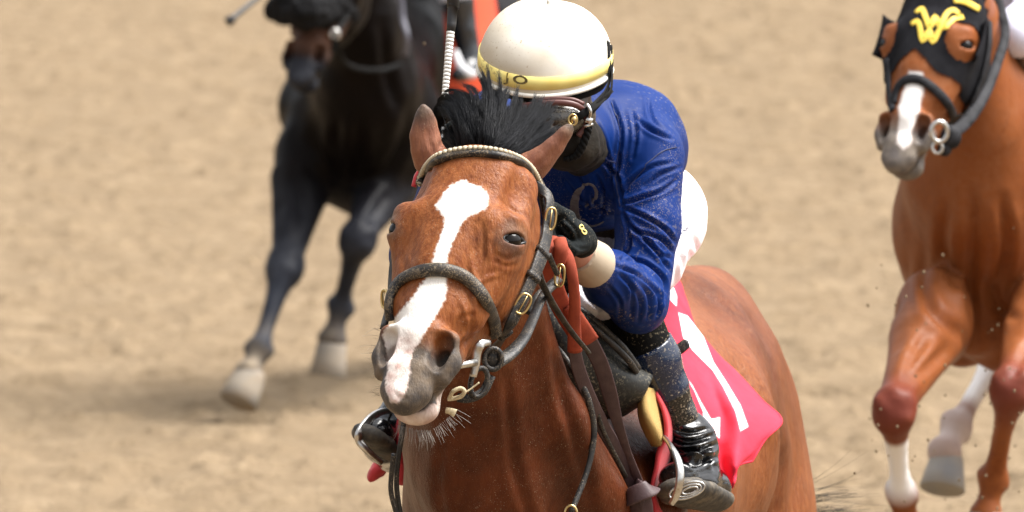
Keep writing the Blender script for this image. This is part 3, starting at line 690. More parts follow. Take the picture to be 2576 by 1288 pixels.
def tuft(name, clumps, m, parent, rad=.0006, spread=.02, seed=1, n=8):
    """clumps: (control points px+depth, count, root spread m, tip spread m)"""
    rg = np.random.default_rng(seed); paths = []
    for pts, cnt, rs, ts in clumps:
        base = np.array([P(*p) for p in pts])
        for _ in range(cnt):
            d0 = rg.normal(0, 1, 3) * rs; d1 = rg.normal(0, 1, 3) * ts; k = len(base); t = np.linspace(0, 1, k)[:, None] ** 1.3
            q = base + d0 * (1 - t) + d1 * t + rg.normal(0, .0007, (k, 3)); L = rg.uniform(.84, 1.05)
            s_ = spline(q, 4); m_ = max(4, int(len(s_) * min(L, 1))); s_ = s_[:m_]
            paths.append((s_, rad * rg.uniform(.6, 1.4)))
    V, Q = strands(paths, rad); return obj(name, V, Q, m, parent)
FC = []
rgf = np.random.default_rng(21)
# locks fan out of the poll; each lock keeps its hairs together
LK = [([(1185, 395, 21.78), (1172, 345, 21.77), (1150, 290, 21.79), (1124, 268, 21.83), (1110, 292, 21.85), (1106, 322, 21.86)], 5),
      ([(1192, 395, 21.78), (1180, 335, 21.77), (1160, 278, 21.80), (1135, 255, 21.84), (1114, 272, 21.87), (1108, 300, 21.88)], 6),
      ([(1200, 395, 21.78), (1190, 330, 21.77), (1176, 270, 21.80), (1158, 244, 21.85), (1132, 244, 21.88), (1118, 262, 21.9)], 6),
      ([(1208, 395, 21.78), (1204, 330, 21.78), (1200, 275, 21.81), (1188, 242, 21.86), (1165, 236, 21.90)], 6),
      ([(1215, 395, 21.78), (1218, 335, 21.78), (1222, 275, 21.82), (1220, 235, 21.88), (1206, 212, 21.92)], 5),
      ([(1218, 395, 21.78), (1228, 335, 21.79), (1238, 280, 21.83), (1236, 232, 21.88), (1228, 190, 21.93)], 3),
      ([(1222, 395, 21.78), (1238, 340, 21.79), (1252, 290, 21.83), (1258, 250, 21.88), (1266, 222, 21.92)], 3),
      ([(1226, 396, 21.78), (1248, 350, 21.79), (1270, 305, 21.84), (1284, 272, 21.88), (1290, 245, 21.92)], 4),
      ([(1230, 397, 21.78), (1262, 355, 21.79), (1292, 310, 21.84), (1312, 276, 21.88), (1320, 250, 21.92)], 5),
      ([(1236, 398, 21.78), (1275, 360, 21.79), (1310, 318, 21.84), (1336, 280, 21.88), (1352, 240, 21.92)], 6),
      ([(1240, 399, 21.78), (1285, 370, 21.80), (1322, 332, 21.84), (1350, 298, 21.88), (1366, 262, 21.92)], 6),
      ([(1246, 400, 21.78), (1295, 380, 21.80), (1332, 350, 21.84), (1362, 322, 21.88), (1384, 300, 21.92)], 5),
      ([(1250, 402, 21.78), (1298, 388, 21.80), (1336, 366, 21.83), (1368, 348, 21.87), (1390, 338, 21.90)], 5),
      ([(1175, 397, 21.78), (1155, 375, 21.79), (1136, 352, 21.82), (1120, 338, 21.85), (1110, 352, 21.86)], 3),
      ([(1212, 394, 21.79), (1212, 345, 21.81), (1212, 300, 21.85), (1214, 270, 21.9)], 8), ([(1225, 394, 21.79), (1245, 350, 21.81), (1262, 315, 21.85), (1280, 290, 21.9)], 8),
      ([(1195, 394, 21.79), (1185, 345, 21.81), (1170, 300, 21.85), (1158, 275, 21.9)], 8), ([(1238, 396, 21.79), (1275, 370, 21.81), (1310, 345, 21.85), (1335, 325, 21.9)], 7)]
for pts, k_ in LK:
    for _ in range(k_ * 2):
        j0 = rgf.normal(0, 9, 2); j1 = rgf.normal(0, 15, 2); n_ = len(pts); L_ = rgf.uniform(.8, 1.1)
        q_ = []
        for i, p in enumerate(pts):
            t_ = (i / (n_ - 1)) ** 1.2; q_.append((p[0] + j0[0] * (1 - t_) + j1[0] * t_, p[1] + 4 + j1[1] * t_, p[2] + rgf.normal(0, .012) * (1 - t_)))
        FC.append((q_, 70, .0052, .0022))
    FC.append((pts[:-1], 26, .013, .010))
tuft('forelock', FC, hairm, bay, rad=.00046, seed=3)
WC = []
rg = np.random.default_rng(5)
for i in range(90):
    t = rg.uniform(0, 1); x = 1000 + 150 * t; y = 1075 + 14 * math.sin(t * 3.1) - 85 * max(t - .55, 0) ** 1.0; L = rg.uniform(18, 48); a = R_(100 - 78 * t + rg.normal(0, 9))
    WC.append(([(x, y - 6, 21.47), (x + L * .5 * math.cos(a), y + L * .5 * math.sin(a), 21.45), (x + L * math.cos(a + .15), y + L * math.sin(a + .15), 21.45)], 1, .0004, .001))
for i in range(26):
    y = rg.uniform(820, 1010); L = rg.uniform(15, 50); a = R_(rg.uniform(150, 200)); x = 950 + abs(y - 900) * .12
    WC.append(([(x, y, 21.5), (x + L * .5 * math.cos(a), y - L * .5 * math.sin(a), 21.48), (x + L * math.cos(a), y - L * math.sin(a) + 4, 21.47)], 1, .0004, .001))
tuft('whiskers', WC[:90], whisk, bay, rad=.0004, seed=6); tuft('nose_whiskers', WC[90:], whisk, bay, rad=.0004, seed=7)
TC = []
for i in range(9):
    y0 = rg.uniform(1240, 1300); dy = rg.normal(0, 14)
    TC.append(([(1985, y0 + 20, 24.5), (2055, y0 + 2, 24.4), (2120, y0 - 4 + dy * .5, 24.4), (2190 + rg.uniform(-60, 60), y0 - 6 + dy, 24.4)], 7, .004, .014))
for i in range(5):
    TC.append(([(1985, 1245, 24.5), (2060, 1205 + i * 7, 24.4), (2120, 1170 + i * 18, 24.4), (2170 + i * 9, 1130 + i * 30, 24.4)], 1, .004, .02))
tuft('tail', TC, hairm, bay, rad=.0005, seed=8)
# ------------------------------------------------------------------ jockey in front
blue = mat('royal blue silk', (.002, .019, .118), rough=.5, spec=.10, noise=[(5, (.004, .031, .185), .5)],
           speck=[(200, .60, (.46, .36, .26), .85, 7, .54), (420, .60, (.5, .4, .3), .7, 6, .54), (120, .60, (.20, .19, .22), .45, 5, .52)], bump=[(12, .35, .012, (1, 1, .5)), (700, .12, .0006)])
white_p = mat('white breeches', (.80, .78, .82), rough=.55, sheen=.1, bump=[(20, .3, .008)], speck=[(260, .68, (.25, .18, .13), .6)])
black_g = mat('black glove cloth', (.006, .009, .010), rough=.8, spec=.15, speck=[(330, .62, (.3, .26, .2), .6)], bump=[(60, .5, .004), (500, .3, .001)])
beige = mat('beige elastic wristband', (.56, .46, .34), rough=.8, noise=(30, (.49, .40, .29), .5), bump=[(400, .3, .0008)])
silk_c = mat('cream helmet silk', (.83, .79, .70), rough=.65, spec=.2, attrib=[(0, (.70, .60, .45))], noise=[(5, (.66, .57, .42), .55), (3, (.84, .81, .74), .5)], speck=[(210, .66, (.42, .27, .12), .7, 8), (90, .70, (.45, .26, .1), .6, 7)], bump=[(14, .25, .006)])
yellow = mat('yellow band', (.84, .74, .26), rough=.6, noise=[(30, (.78, .60, .16), .5)], speck=[(140, .57, (.42, .28, .10), .75, 12), (300, .6, (.4, .3, .15), .6, 12)])
boot_m = mat('shiny black boot', (.005, .005, .006), rough=.16, spec=.45, coat=.2, speck=[(200, .60, (.33, .26, .18), .85, 10), (420, .60, (.4, .32, .22), .7, 14)], bump=[(26, .35, .006)])
boot_s = mat('wrinkled patent boot ankle', (.005, .005, .006), rough=.10, spec=.5, coat=.25, bump=[(22, .5, .012, (.6, .6, 2.2))], speck=[(300, .66, (.3, .24, .17), .6, 9)])
boot_n = mat('navy clear boot cuff', (.005, .014, .042), rough=.14, spec=.45, coat=.3, speck=[(190, .63, (.42, .35, .25), .85, 11), (420, .64, (.42, .35, .25), .7, 12)], bump=[(30, .25, .004)])
kneem = mat('black knee sleeve', (.006, .006, .006), rough=.9, spec=.1, speck=[(200, .60, (.3, .25, .17), .8, 7)], bump=[(300, .4, .001)])
sole = mat('muddy rubber sole', (.040, .036, .032), rough=.7, noise=[(22, (.20, .16, .11), .35), (70, (.02, .02, .02), .4)], bump=[(120, .6, .003)])
lens = mat('muddy goggle lens', (.02, .02, .02), rough=.12, spec=.7, coat=.5, speck=[(260, .42, (.12, .10, .07), .9, 16)], bump=[(240, .5, .003)])
rim_m = mat('dark red goggle rim', (.11, .032, .026), rough=.45)
web = mat('black webbing', (.007, .007, .007), rough=.8, spec=.15)
def cloth(name, S, res, m, parent, lines=None, amp=.004, wpx=7, cut=None, noise=0, nsc=14, **kw):
    lo, hi = bounds(S); V, Q = S.mesh(lo, hi, res, cut=cut); N = normals(V, Q)
    if lines: V = crease(V, N, lines, amp, wpx)
    if noise: V = V + N * (fbm(V, nsc, 4) * noise)[:, None]
    o = obj(name, V, Q, m, parent, **kw); tr = BVHTree.FromPolygons([Vector(v) for v in V], [tuple(int(i) for i in q) for q in Q]); return o, tr, V
# joints
SH_L, EL_L, WR_L = P(1634, 400, 22.50), P(1606, 758, 22.42), P(1452, 634, 22.12)
SH_R, EL_R, WR_R = P(1222, 325, 22.50), P(1048, 640, 22.42), P(1152, 372, 22.16)
HIP_L, KN_L, AN_L = P(1665, 545, 23.02), P(1568, 752, 22.52), P(1738, 1122, 22.62)
HIP_R, KN_R, AN_R = P(1440, 520, 22.98), P(1165, 720, 22.50), P(1000, 1075, 22.80)
# body under the clothes, one surface
S = Shape()
S.ell(P(1385, 215, 22.30), (.082, .098, .095), k=.03)
S.ell(P(1402, 318, 22.235), (.062, .058, .078), k=.03); S.ell(P(1440, 366, 22.22), (.046, .045, .040), k=.03)
S.add(P(1392, 300, 22.165), P(1386, 326, 22.145), .012, .015, k=.012)
S.ell(P(1487, 288, 22.285), (.010, .016, .027), k=.008)
S.add(P(1440, 320, 22.36), P(1480, 400, 22.56), .046, .052, k=.03)
S.chain([(P(1440, 395, 22.68), (.13, .09)), (P(1500, 470, 22.78), (.12, .09)), (P(1600, 500, 23.0), (.07, .07))], k=.06)
for s_, e_, w_, h_, k_, a_ in ((SH_L, EL_L, WR_L, HIP_L, KN_L, AN_L), (SH_R, EL_R, WR_R, HIP_R, KN_R, AN_R)):
    S.add(s_, e_, .052, .038, k=.05); S.add(e_, w_, .038, .025, k=.02)
    S.add(h_, k_, .075, .048, k=.06); S.add(k_, a_, .046, .030, k=.02)
lo, hi = bounds(S); V, Q = S.mesh(lo, hi, .007)
facem = mat('mud splashed skin', (.10, .060, .040), rough=.5, noise=(30, (.06, .04, .028), .5), speck=[(200, .40, (.10, .08, .055), .9, 30), (420, .5, (.16, .13, .09), .9, 30)], bump=[(260, .4, .002)])
jockey = obj('person', V, Q, facem, label='jockey in blue silks and cream helmet, crouched on the bay racehorse in front', cat='person')
S = Shape(); S.ell(P(1436, 362, 22.22), (.058, .056, .050), k=.02); S.ell(P(1404, 340, 22.235), (.066, .064, .058), k=.03); S.add(P(1440, 345, 22.34), P(1462, 372, 22.44), .054, .054, k=.03)
gait = mat('mud caked black neck gaiter', (.006, .0055, .005), rough=.8, spec=.12, noise=[(16, (.05, .038, .027), .3), (50, (.02, .018, .015), .5)], bump=[(60, .6, .004)])
cloth('neck_gaiter', S, .005, gait, jockey, noise=.003, nsc=30)
# wrist skin shown between glove and wristband stays cleaner
S = Shape(); S.add(WR_L, WR_L + (EL_L - WR_L) * .14, .031, .033); S.add(WR_L, P(1440, 618, 22.08), .031, .030, k=.01)
cloth('wrist', S, .004, skinm, jockey)
# jersey
S = Shape()
S.chain([(P(1420, 372, 22.60), (.165, .125)), (P(1470, 400, 22.66), (.19, .13)), (P(1520, 455, 22.80), (.155, .105))], k=.05, kk=.05)
S.ell(P(1560, 352, 22.70), (.125, .12, .098), k=.06); S.ell(P(1300, 330, 22.66), (.12, .12, .10), k=.06)
S.ell(P(1570, 300, 22.62), (.085, .09, .055), k=.06)
S.chain([(P(1462, 352, 22.46), (.060, .062)), (P(1480, 400, 22.55), (.085, .08)), (P(1500, 440, 22.62), (.12, .10))], k=.03)
S.chain([(SH_L + CF * .02, (.073, .08)), (SH_L * .55 + EL_L * .45 + CR * .006, (.062, .068)), (EL_L, (.058, .060)), (EL_L * .55 + WR_L * .45, (.053, .055)), (EL_L * .28 + WR_L * .72, (.040, .042))], k=.05, kk=.02)
S.chain([(SH_R + CF * .02, (.070, .08)), (SH_R * .5 + EL_R * .5, (.060, .062)), (EL_R, (.050, .052)), (EL_R * .4 + WR_R * .6, (.042, .044))], k=.05, kk=.02)
JL = [[.8, [(1600, 300), (1640, 330), (1690, 350)]], [.7, [(1630, 250), (1640, 300), (1680, 330)]], [.9, [(1568, 530), (1585, 610), (1560, 660)]], [.8, [(1620, 470), (1660, 440), (1715, 420)]], [.8, [(1575, 560), (1640, 620), (1690, 690)]], [.7, [(1560, 690), (1590, 730), (1585, 800)]], [.7, [(1530, 720), (1560, 760), (1556, 810)]], [.6, [(1640, 720), (1662, 750), (1650, 800)]], [.7, [(1500, 440), (1520, 490), (1510, 550)]], [.6, [(1440, 430), (1470, 470), (1480, 540)]], [(1540, 255), (1562, 330), (1556, 400), (1552, 450)], [(1500, 390), (1530, 420), (1558, 455), (1566, 520)], [(1562, 515), (1610, 500), (1665, 480), (1705, 452)],
      [(1566, 522), (1620, 545), (1670, 575), (1698, 610)], [(1570, 540), (1600, 580), (1660, 600), (1696, 640)], [.7, [(1560, 500), (1590, 455), (1640, 420), (1690, 410)]],
      [(1545, 668), (1600, 690), (1650, 740), (1655, 790)], [.8, [(1555, 650), (1620, 662), (1668, 705), (1672, 760)]], [.7, [(1600, 700), (1630, 745), (1630, 800)]], [.7, [(1590, 720), (1610, 760), (1605, 810)]],
      [.8, [(1500, 300), (1530, 400), (1548, 500)]], [.6, [(1470, 440), (1500, 520), (1560, 540)]], [.6, [(1590, 280), (1600, 340), (1590, 400)]], [.5, [(1620, 600), (1660, 640), (1690, 650)]], [.5, [(1420, 450), (1480, 520), (1540, 530)]]]
def under(G):   # hem of the jersey
    q = proj(G.reshape(-1, 3)); d = (q[:, 1] - (592 - .0 * q[:, 0])) / 1280
    return np.where((q[:, 0] < 1585), d, -1).reshape(G.shape[:3])
jersey, jT, jV = cloth('jersey', S, .0040, blue, jockey, JL, amp=.0095, wpx=4.2, noise=.0025)
# seam line and script letter on the chest
script = mat('grey script embroidery', (.13, .10, .10), rough=.6, noise=(120, (.22, .19, .17), .4))
def onto(name, tr, px, wd, m, parent, th=.0012, off=.001, n=6, sm=2):
    p, nn = cast(tr, px); ok = [i for i in range(len(px)) if p[i] is not None]
    q = spline([p[i] for i in ok], n); q, nn = snap(tr, q, off); nn = smoothrows(nn, 3)
    mb = MB(); mb.sweep(q, [x / 2 for x in wd] if isinstance(wd, (list, tuple)) else wd / 2, th / 2, nrm=nn, seg=8, flat=True); return mb.build(name, m, parent)
onto('script_letter', jT, [(1455, 556), (1446, 530), (1446, 505), (1456, 480), (1470, 464), (1485, 463), (1496, 472), (1500, 487), (1491, 505), (1472, 520)], [.014, .018, .016, .010, .006, .005, .008, .006, .004], script, jersey, n=8)
onto('script_letter', jT, [(1455, 561), (1475, 568), (1500, 566), (1518, 556)], [.004, .010, .006, .003], script, jersey)
darkb = mat('dark blue seam stitching', (.006, .012, .075), rough=.6)  # dark blue thread along the jersey seams
onto('seam', jT, [(1537, 258), (1556, 310), (1558, 370), (1549, 420), (1551, 470), (1560, 520)], .0024, darkb, jersey)
onto('seam', jT, [(1702, 370), (1668, 380), (1636, 405), (1606, 440), (1580, 480)], .0020, darkb, jersey)
onto('seam', jT, [(1478, 372), (1510, 392), (1548, 410)], .0020, darkb, jersey)
# wristband
u_ = unit(EL_L - WR_L); S = Shape(); S.add(WR_L + u_ * .004, WR_L + u_ * .094, .0395, .0485)
def cutw(G):
    t = (G - WR_L) @ u_; return np.maximum(.000 - t, t - .088)
cloth('wristband', S, .0035, beige, jockey, cut=cutw)
# glove: palm, four bent fingers and a thumb closed round the rein
S = Shape()
S.add(P(1456, 600, 22.06), P(1420, 562, 21.99), (.030, .026), (.034, .024), k=.02, u=(.7, 0, -.7))
S.add(P(1462, 612, 22.075), P(1450, 596, 22.05), (.031, .028), (.030, .026), k=.02)
for i, (kx, ky, mx, my, tx, ty, dd) in enumerate(((1432, 545, 1393, 524, 1383, 560, 0), (1424, 560, 1382, 546, 1380, 582, .012), (1420, 578, 1380, 568, 1386, 600, .02), (1420, 594, 1386, 588, 1396, 612, .03))):
    S.add(P(kx, ky, 21.985 + dd), P(mx, my, 21.95 + dd), .0125, .0115, k=.006); S.add(P(mx, my, 21.95 + dd), P(tx, ty, 21.935 + dd), .0115, .0105, k=.005)
S.add(P(1462, 618, 22.03), P(1436, 628, 21.985), .0165, .0145, k=.012); S.add(P(1436, 628, 21.985), P(1410, 606, 21.95), .014, .0115, k=.006)
glove, gT, gV = cloth('glove', S, .003, black_g, jockey, [[(1405, 560), (1430, 585), (1440, 610)], [(1415, 545), (1446, 575), (1455, 600)], [(1440, 612), (1460, 625), (1480, 624)]], amp=.003, wpx=4)
onto('glove_emblem', gT, [(1457, 569), (1463, 566), (1467, 573), (1462, 579), (1466, 586), (1472, 588), (1474, 582), (1467, 577), (1459, 575), (1456, 571)], .0035, yellow, glove)
# right glove holding the whip
S = Shape(); S.add(P(1150, 368, 22.16), P(1128, 345, 22.12), (.034, .026), (.034, .024), k=.02)
for i in range(4): S.add(P(1140, 332 + i * 13, 22.13), P(1108, 328 + i * 13, 22.10), .012, .011, k=.006); S.add(P(1108, 328 + i * 13, 22.10), P(1112, 334 + i * 13, 22.15), .011, .010, k=.005)
S.add(P(1158, 350, 22.14), P(1138, 318, 22.09), .015, .012, k=.01)
cloth('glove', S, .004, black_g, jockey)
# breeches
S = Shape()
S.chain([(HIP_L, (.084, .100)), (P(1624, 640, 22.80), (.076, .082)), (KN_L, (.056, .060))], k=.04, kk=.03)
S.chain([(HIP_R, (.085, .10)), (P(1300, 620, 22.72), (.080, .085)), (KN_R, (.056, .060))], k=.04, kk=.03)
S.ell(P(1560, 545, 23.05), (.15, .13, .11), k=.07); S.ell(P(1525, 606, 22.82), (.085, .06, .075), k=.05)
S.add(P(1530, 700, 22.56), P(1470, 760, 22.42), (.045, .055), (.035, .04), k=.04)
bree, brT, brV = cloth('breeches', S, .0055, white_p, jockey, [[(1700, 560), (1740, 600), (1756, 640)], [(1690, 610), (1715, 650), (1720, 700)], [(1700, 620), (1735, 640), (1740, 670)], [(1690, 650), (1700, 690), (1695, 720)], [(1712, 590), (1730, 640), (1722, 690)], [.8, [(1722, 570), (1750, 610), (1752, 660)]], [.6, [(1540, 590), (1535, 640), (1530, 680)]], [.8, [(1450, 700), (1480, 750), (1530, 790)]]], amp=.009, wpx=5, noise=.003)
navy = mat('dark blue print', (.02, .025, .09), rough=.6)
def text_mesh(s, size=1.0, bold=0.0):
    c = bpy.data.curves.new('lettering', 'FONT'); c.body = s; c.size = size; c.align_x = 'CENTER'; c.align_y = 'CENTER'; c.resolution_u = 4; c.offset = bold
    o = bpy.data.objects.new('lettering', c); COL.objects.link(o); dg = bpy.context.evaluated_depsgraph_get(); dg.update()
    me = bpy.data.meshes.new_from_object(o.evaluated_get(dg)); V = np.array([v.co[:] for v in me.vertices]); F = [tuple(p.vertices) for p in me.polygons]
    bpy.data.objects.remove(o); bpy.data.curves.remove(c); bpy.data.meshes.remove(me); return V, F
def text_on(name, s, tr, c, ux, uy, size, m, parent, off=.0015, bold=0.0):
    """lettering laid on a surface round a photo position; ux, uy: reading and up directions in photo px"""
    V, F = text_mesh(s, 1.0, bold); ux, uy = np.array(ux, float), np.array(uy, float)
    px = [(c[0] + v[0] * size * ux[0] + v[1] * size * uy[0], c[1] + v[0] * size * ux[1] + v[1] * size * uy[1]) for v in V]
    p, n = cast(tr, px, off); ok = [i for i in range(len(p)) if p[i] is not None]
    if len(ok) < len(p): print(name, s, 'missing', len(p) - len(ok)); 
    mD = np.mean([(p[i] - CAMP) @ CF for i in ok]) if ok else 22.5
    V2 = [p[i] if p[i] is not None else snap(tr, [P(px[i][0], px[i][1], mD)], off)[0][0] for i in range(len(p))]
    return obj(name, V2, F, m, parent, smooth=False)
text_on('lettering', 'CREAM', brT, (1714, 585), (.86, -.55), (-.45, -.86), 13, navy, bree)
onto('lettering', brT, [(1705, 530), (1711, 526), (1713, 534), (1708, 538)], .003, navy, bree)
# legs: knee sleeve, boot with navy cuff, patent ankle
def lower_leg(kn, an, toe, heel, vis=True):
    u = unit(an - kn); L = np.linalg.norm(an - kn); at = lambda t: kn + (an - kn) * t
    S = Shape(); S.chain([(kn, (.060, .060)), (at(.36), (.053, .053))], k=.01); cloth('knee_sleeve', S, .006, kneem, jockey, noise=.001)
    S = Shape(); S.chain([(at(.24), (.057, .058)), (at(.42), (.055, .058)), (at(.62), (.046, .050)), (at(.8), (.039, .042)), (at(1.0), (.037, .04))], k=.01, kk=.02)
    def c1(G): t = ((G - kn) @ u) / L; return np.maximum(.31 - t, t - .645) * L
    def c2(G): t = ((G - kn) @ u) / L; return np.maximum(.63 - t, t - .93) * L
    o1, t1, _ = cloth('boot_cuff', S, .0045, boot_n, jockey, cut=c1)
    S2 = Shape()
    for a in S.pr: S2.pr.append((a[0], a[1], a[2] - .002, a[3] - .002, *a[4:]))
    cloth('boot_shaft', S2, .0045, boot_m, jockey, cut=c2, noise=.001)
    S = Shape(); S.chain([(at(.885), (.038, .040)), (at(.905), (.048, .050)), (at(.925), (.047, .049)), (at(.945), (.037, .038)), (at(.965), (.050, .050)), (at(.985), (.047, .049)), (at(1.005), (.038, .04)), (at(1.03), (.048, .048)), (at(1.06), (.042, .046))], k=.003, kk=.003, u=unit(CR + CU * .25))
    f = unit(toe - heel); S.add(heel + (an - heel) * .25, toe + (an - toe) * .25, (.040, .040), (.036, .03), k=.03); S.add(an, heel * .6 + toe * .4 + (an - heel) * .2, .044, .040, k=.03)
    cloth('boot_ankle', S, .003, boot_s, jockey, [[(1680, 1096), (1730, 1112), (1790, 1096)], [(1684, 1122), (1740, 1140), (1800, 1118)], [(1690, 1150), (1750, 1166), (1806, 1148)], [.7, [(1700, 1084), (1740, 1090), (1780, 1080)]], [.7, [(1730, 1130), (1770, 1150), (1800, 1180)]]], amp=.013, wpx=6, noise=.0025, nsc=18)
    S = Shape(); up = unit((an - (heel + toe) / 2) - f * ((an - (heel + toe) / 2) @ f))
    S.chain([(heel, (.034, .020)), (heel * .5 + toe * .5, (.048, .022)), (toe * .8 + heel * .2, (.048, .022)), (toe, (.036, .018))], k=.01, u=tuple(np.cross(f, up)))
    cloth('boot_sole', S, .004, sole, jockey); return o1
TOE_L, HEEL_L = P(1692, 1228, 22.46), P(1808, 1262, 22.64)
lower_leg(KN_L, AN_L, TOE_L, HEEL_L)
# flatten: the tread faces forward and down, towards the camera
lower_leg(KN_R, AN_R, P(930, 1092, 22.62), P(985, 1160, 22.86))
# helmet
HH = Frame(CM @ rot(R_(-14), R_(20), R_(7.5)), P(1370, 178, 22.28))
def dome(z):   # half widths at a height above the rim
    t = np.clip(z / .142, 0, 1); r = (1 - t ** 2.35) ** .5
    return .1315 * r * (1 - .03 * max(0, 1 - z / .03)), .150 * r
NA = 72
def ringpts(z, extra=0): rx, ry = dome(z); return [HH.p(((rx + extra) * math.cos(a) * (1 + .006 * math.sin(5 * a)), (ry + extra) * math.sin(a), z + .004 * math.cos(2 * a))) for a in np.arange(NA) / NA * 2 * math.pi]
zs = [0, .006, .015, .03, .045, .06, .075, .088, .1, .11, .12, .128, .134, .138, .1405, .142]
V = [p for z in zs for p in ringpts(z)]; Q = [(i * NA + j, i * NA + (j + 1) % NA, (i + 1) * NA + (j + 1) % NA, (i + 1) * NA + j) for i in range(len(zs) - 1) for j in range(NA)]
V += [p for p in ringpts(0, -.012)]; k0 = len(zs) * NA; Q += [((j + 1) % NA, j, k0 + j, k0 + (j + 1) % NA) for j in range(NA)]
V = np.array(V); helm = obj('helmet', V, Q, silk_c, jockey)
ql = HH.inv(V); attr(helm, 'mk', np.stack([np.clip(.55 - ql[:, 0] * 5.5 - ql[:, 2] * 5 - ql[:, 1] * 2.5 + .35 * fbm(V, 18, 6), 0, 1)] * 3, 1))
zz = [.013, .026, .039]; V = [p for z in zz for p in ringpts(z, .0022)]; V2 = [p for z in zz for p in ringpts(z, .0005)]
K = len(V); Q = [(i * NA + j, i * NA + (j + 1) % NA, (i + 1) * NA + (j + 1) % NA, (i + 1) * NA + j) for i in range(2) for j in range(NA)]
Q += [tuple(K + x for x in q[::-1]) for q in Q] + [((j + 1) % NA, j, K + j, K + (j + 1) % NA) for j in range(NA)] + [(2 * NA + j, 2 * NA + (j + 1) % NA, K + 2 * NA + (j + 1) % NA, K + 2 * NA + j) for j in range(NA)]
bandh = obj('helmet_band', np.array(V + V2), Q, yellow, helm)
bT = BVHTree.FromPolygons([Vector(v) for v in V + V2], Q)
mb = MB(); mb.sweep(ringpts(.001, .0015), .0048, closed=True, seg=8); mb.build('helmet_rim', silk_c, helm)
ink = mat('worn black lettering', (.05, .035, .02), rough=.7, noise=(140, (.30, .22, .05), .3))
text_on('lettering', 'J', bT, (1277, 196), (1.15, .20), (.10, -.90), 35, ink, bandh, off=.0008, bold=.025); text_on('lettering', 'O', bT, (1309, 202), (1.35, .22), (.10, -.82), 35, ink, bandh, off=.0008, bold=.025)
mb = MB(); mb.sweep([HH.p((x * .95, y * .95, -.012)) for x, y in [(.118 * math.cos(a), .135 * math.sin(a)) for a in np.arange(40) / 40 * 2 * math.pi]], .013, .012, closed=True, seg=8); mb.build('helmet_liner', web, helm)
sb = mat('skull cap seam', (.62, .58, .48), rough=.7)
# button on top and the strap over the side
mb = MB(); mb.sweep(spline([HH.p((.121, .02, .070)), HH.p((.1292, .0, .04)), HH.p((.1345, -.012, .0)), P(1515, 248, 22.17), P(1482, 288, 22.14)], 6), .0085, .0012, nrm=HH.d((1, -.15, 0)), seg=8, flat=True)
mb.sweep(spline([HH.p((.123, .03, .06)), HH.p((.1325, .012, .02)), P(1535, 232, 22.20), P(1500, 262, 22.16), P(1478, 300, 22.14)], 6), .006, .0012, nrm=HH.d((1, -.3, 0)), seg=8, flat=True)
mb.build('helmet_strap', web, helm)
mb = MB(); p_ = spline([P(1480, 300, 22.15), P(1478, 330, 22.15), P(1466, 365, 22.155), P(1450, 392, 22.165), P(1425, 402, 22.17)], 6)
for ph in (0, 2.1, 4.2):
    q_ = np.array([p + CR * .0045 * math.sin(ph + i * .9) - CF * .0045 * math.cos(ph + i * .9) for i, p in enumerate(p_)]); mb.sweep(q_, .0048, seg=6)
mb.build('chin_strap', web, helm)
mb = MB(); mb.sweep(spline([P(1476, 262, 22.13), P(1483, 272, 22.125), P(1486, 285, 22.125), P(1482, 296, 22.13)], 4), .0035, seg=6); mb.sweep([P(1470, 318, 22.13), P(1492, 312, 22.135)], .003, seg=6); mb.sweep([P(1474, 300, 22.13), P(1490, 306, 22.13)], .0065, .004, seg=8)
mb.build('strap_buckle', steel, helm)
# goggles
gog = empty('goggles', P(1400, 300, 22.15), None, None); gog.parent = jockey; del_ = gog
S = Shape(); S.ell(P(1408, 300, 22.165), (.060, .034, .034), k=.01, w=CU); S.ell(P(1345, 296, 22.17), (.040, .030, .032), k=.015)
cloth('lens', S, .004, lens, gog)
mb = MB(); mb.sweep(spline([P(1310, 268, 22.15), P(1350, 262, 22.128), P(1400, 258, 22.122), P(1440, 262, 22.125), P(1466, 276, 22.135), P(1476, 298, 22.145), P(1470, 322, 22.15), P(1455, 343, 22.15)], 6), .0065, .004, nrm=-CF, seg=8)
mb.sweep(spline([P(1350, 252, 22.14), P(1400, 249, 22.135), P(1440, 251, 22.135), P(1468, 262, 22.14)], 6), .005, seg=8)
mb.build('goggle_rim', rim_m, gog)
mb = MB(); mb.sweep([P(1442, 301, 22.120), P(1441, 301, 22.117)], .0078, seg=16); ring(mb, P(1441, 301, 22.117), .0085, .0105, .0020, -CF, CU); mb.build('gold_stud', brass, gog)
mb = MB(); mb.sweep(spline([P(1446, 300, 22.13), P(1470, 284, 22.128), P(1500, 262, 22.15), P(1536, 225, 22.22)], 6), .0075, .002, nrm=-CF, seg=8, flat=True); mb.build('goggle_strap', web, gog)
# ------------------------------------------------------------------ whip in the right hand
whip = empty('whip', P(1118, 345, 22.1), 'riding whip with a white ribbed shaft standing upright beside the cream helmet', 'whip')
tape = mat('white whip tape', (.78, .77, .74), rough=.5, noise=(60, (.6, .56, .5), .4)); tapeb = mat('black whip handle', (.022, .022, .024), rough=.5, bump=[(80, .3, .002)])
wp = lambda x, y: P(x, y, 22.12 - (y - 150) * .0002)
mb = MB(); mb.sweep([wp(1141, -90), wp(1140, 18)], [.013, .0125], seg=12); mb.sweep([wp(1140, 16), wp(1139, 18), wp(1136, 60), wp(1134, 80)], [.0135, .0105, .0095, .0085], seg=12); mb.build('whip_handle', tapeb, whip)
mb = MB()
for i in range(23):
    a, b = 79 + i * 9.6, 79 + (i + .86) * 9.6; f = lambda y: 1133.5 - (y - 80) * .088
    mb.sweep([wp(f(a), a), wp(f((a + b) / 2), (a + b) / 2), wp(f(b), b)], [.0080 - i * .0001, .0086 - i * .0001, .0080 - i * .0001], seg=10)
mb.build('whip_binding', tape, whip)
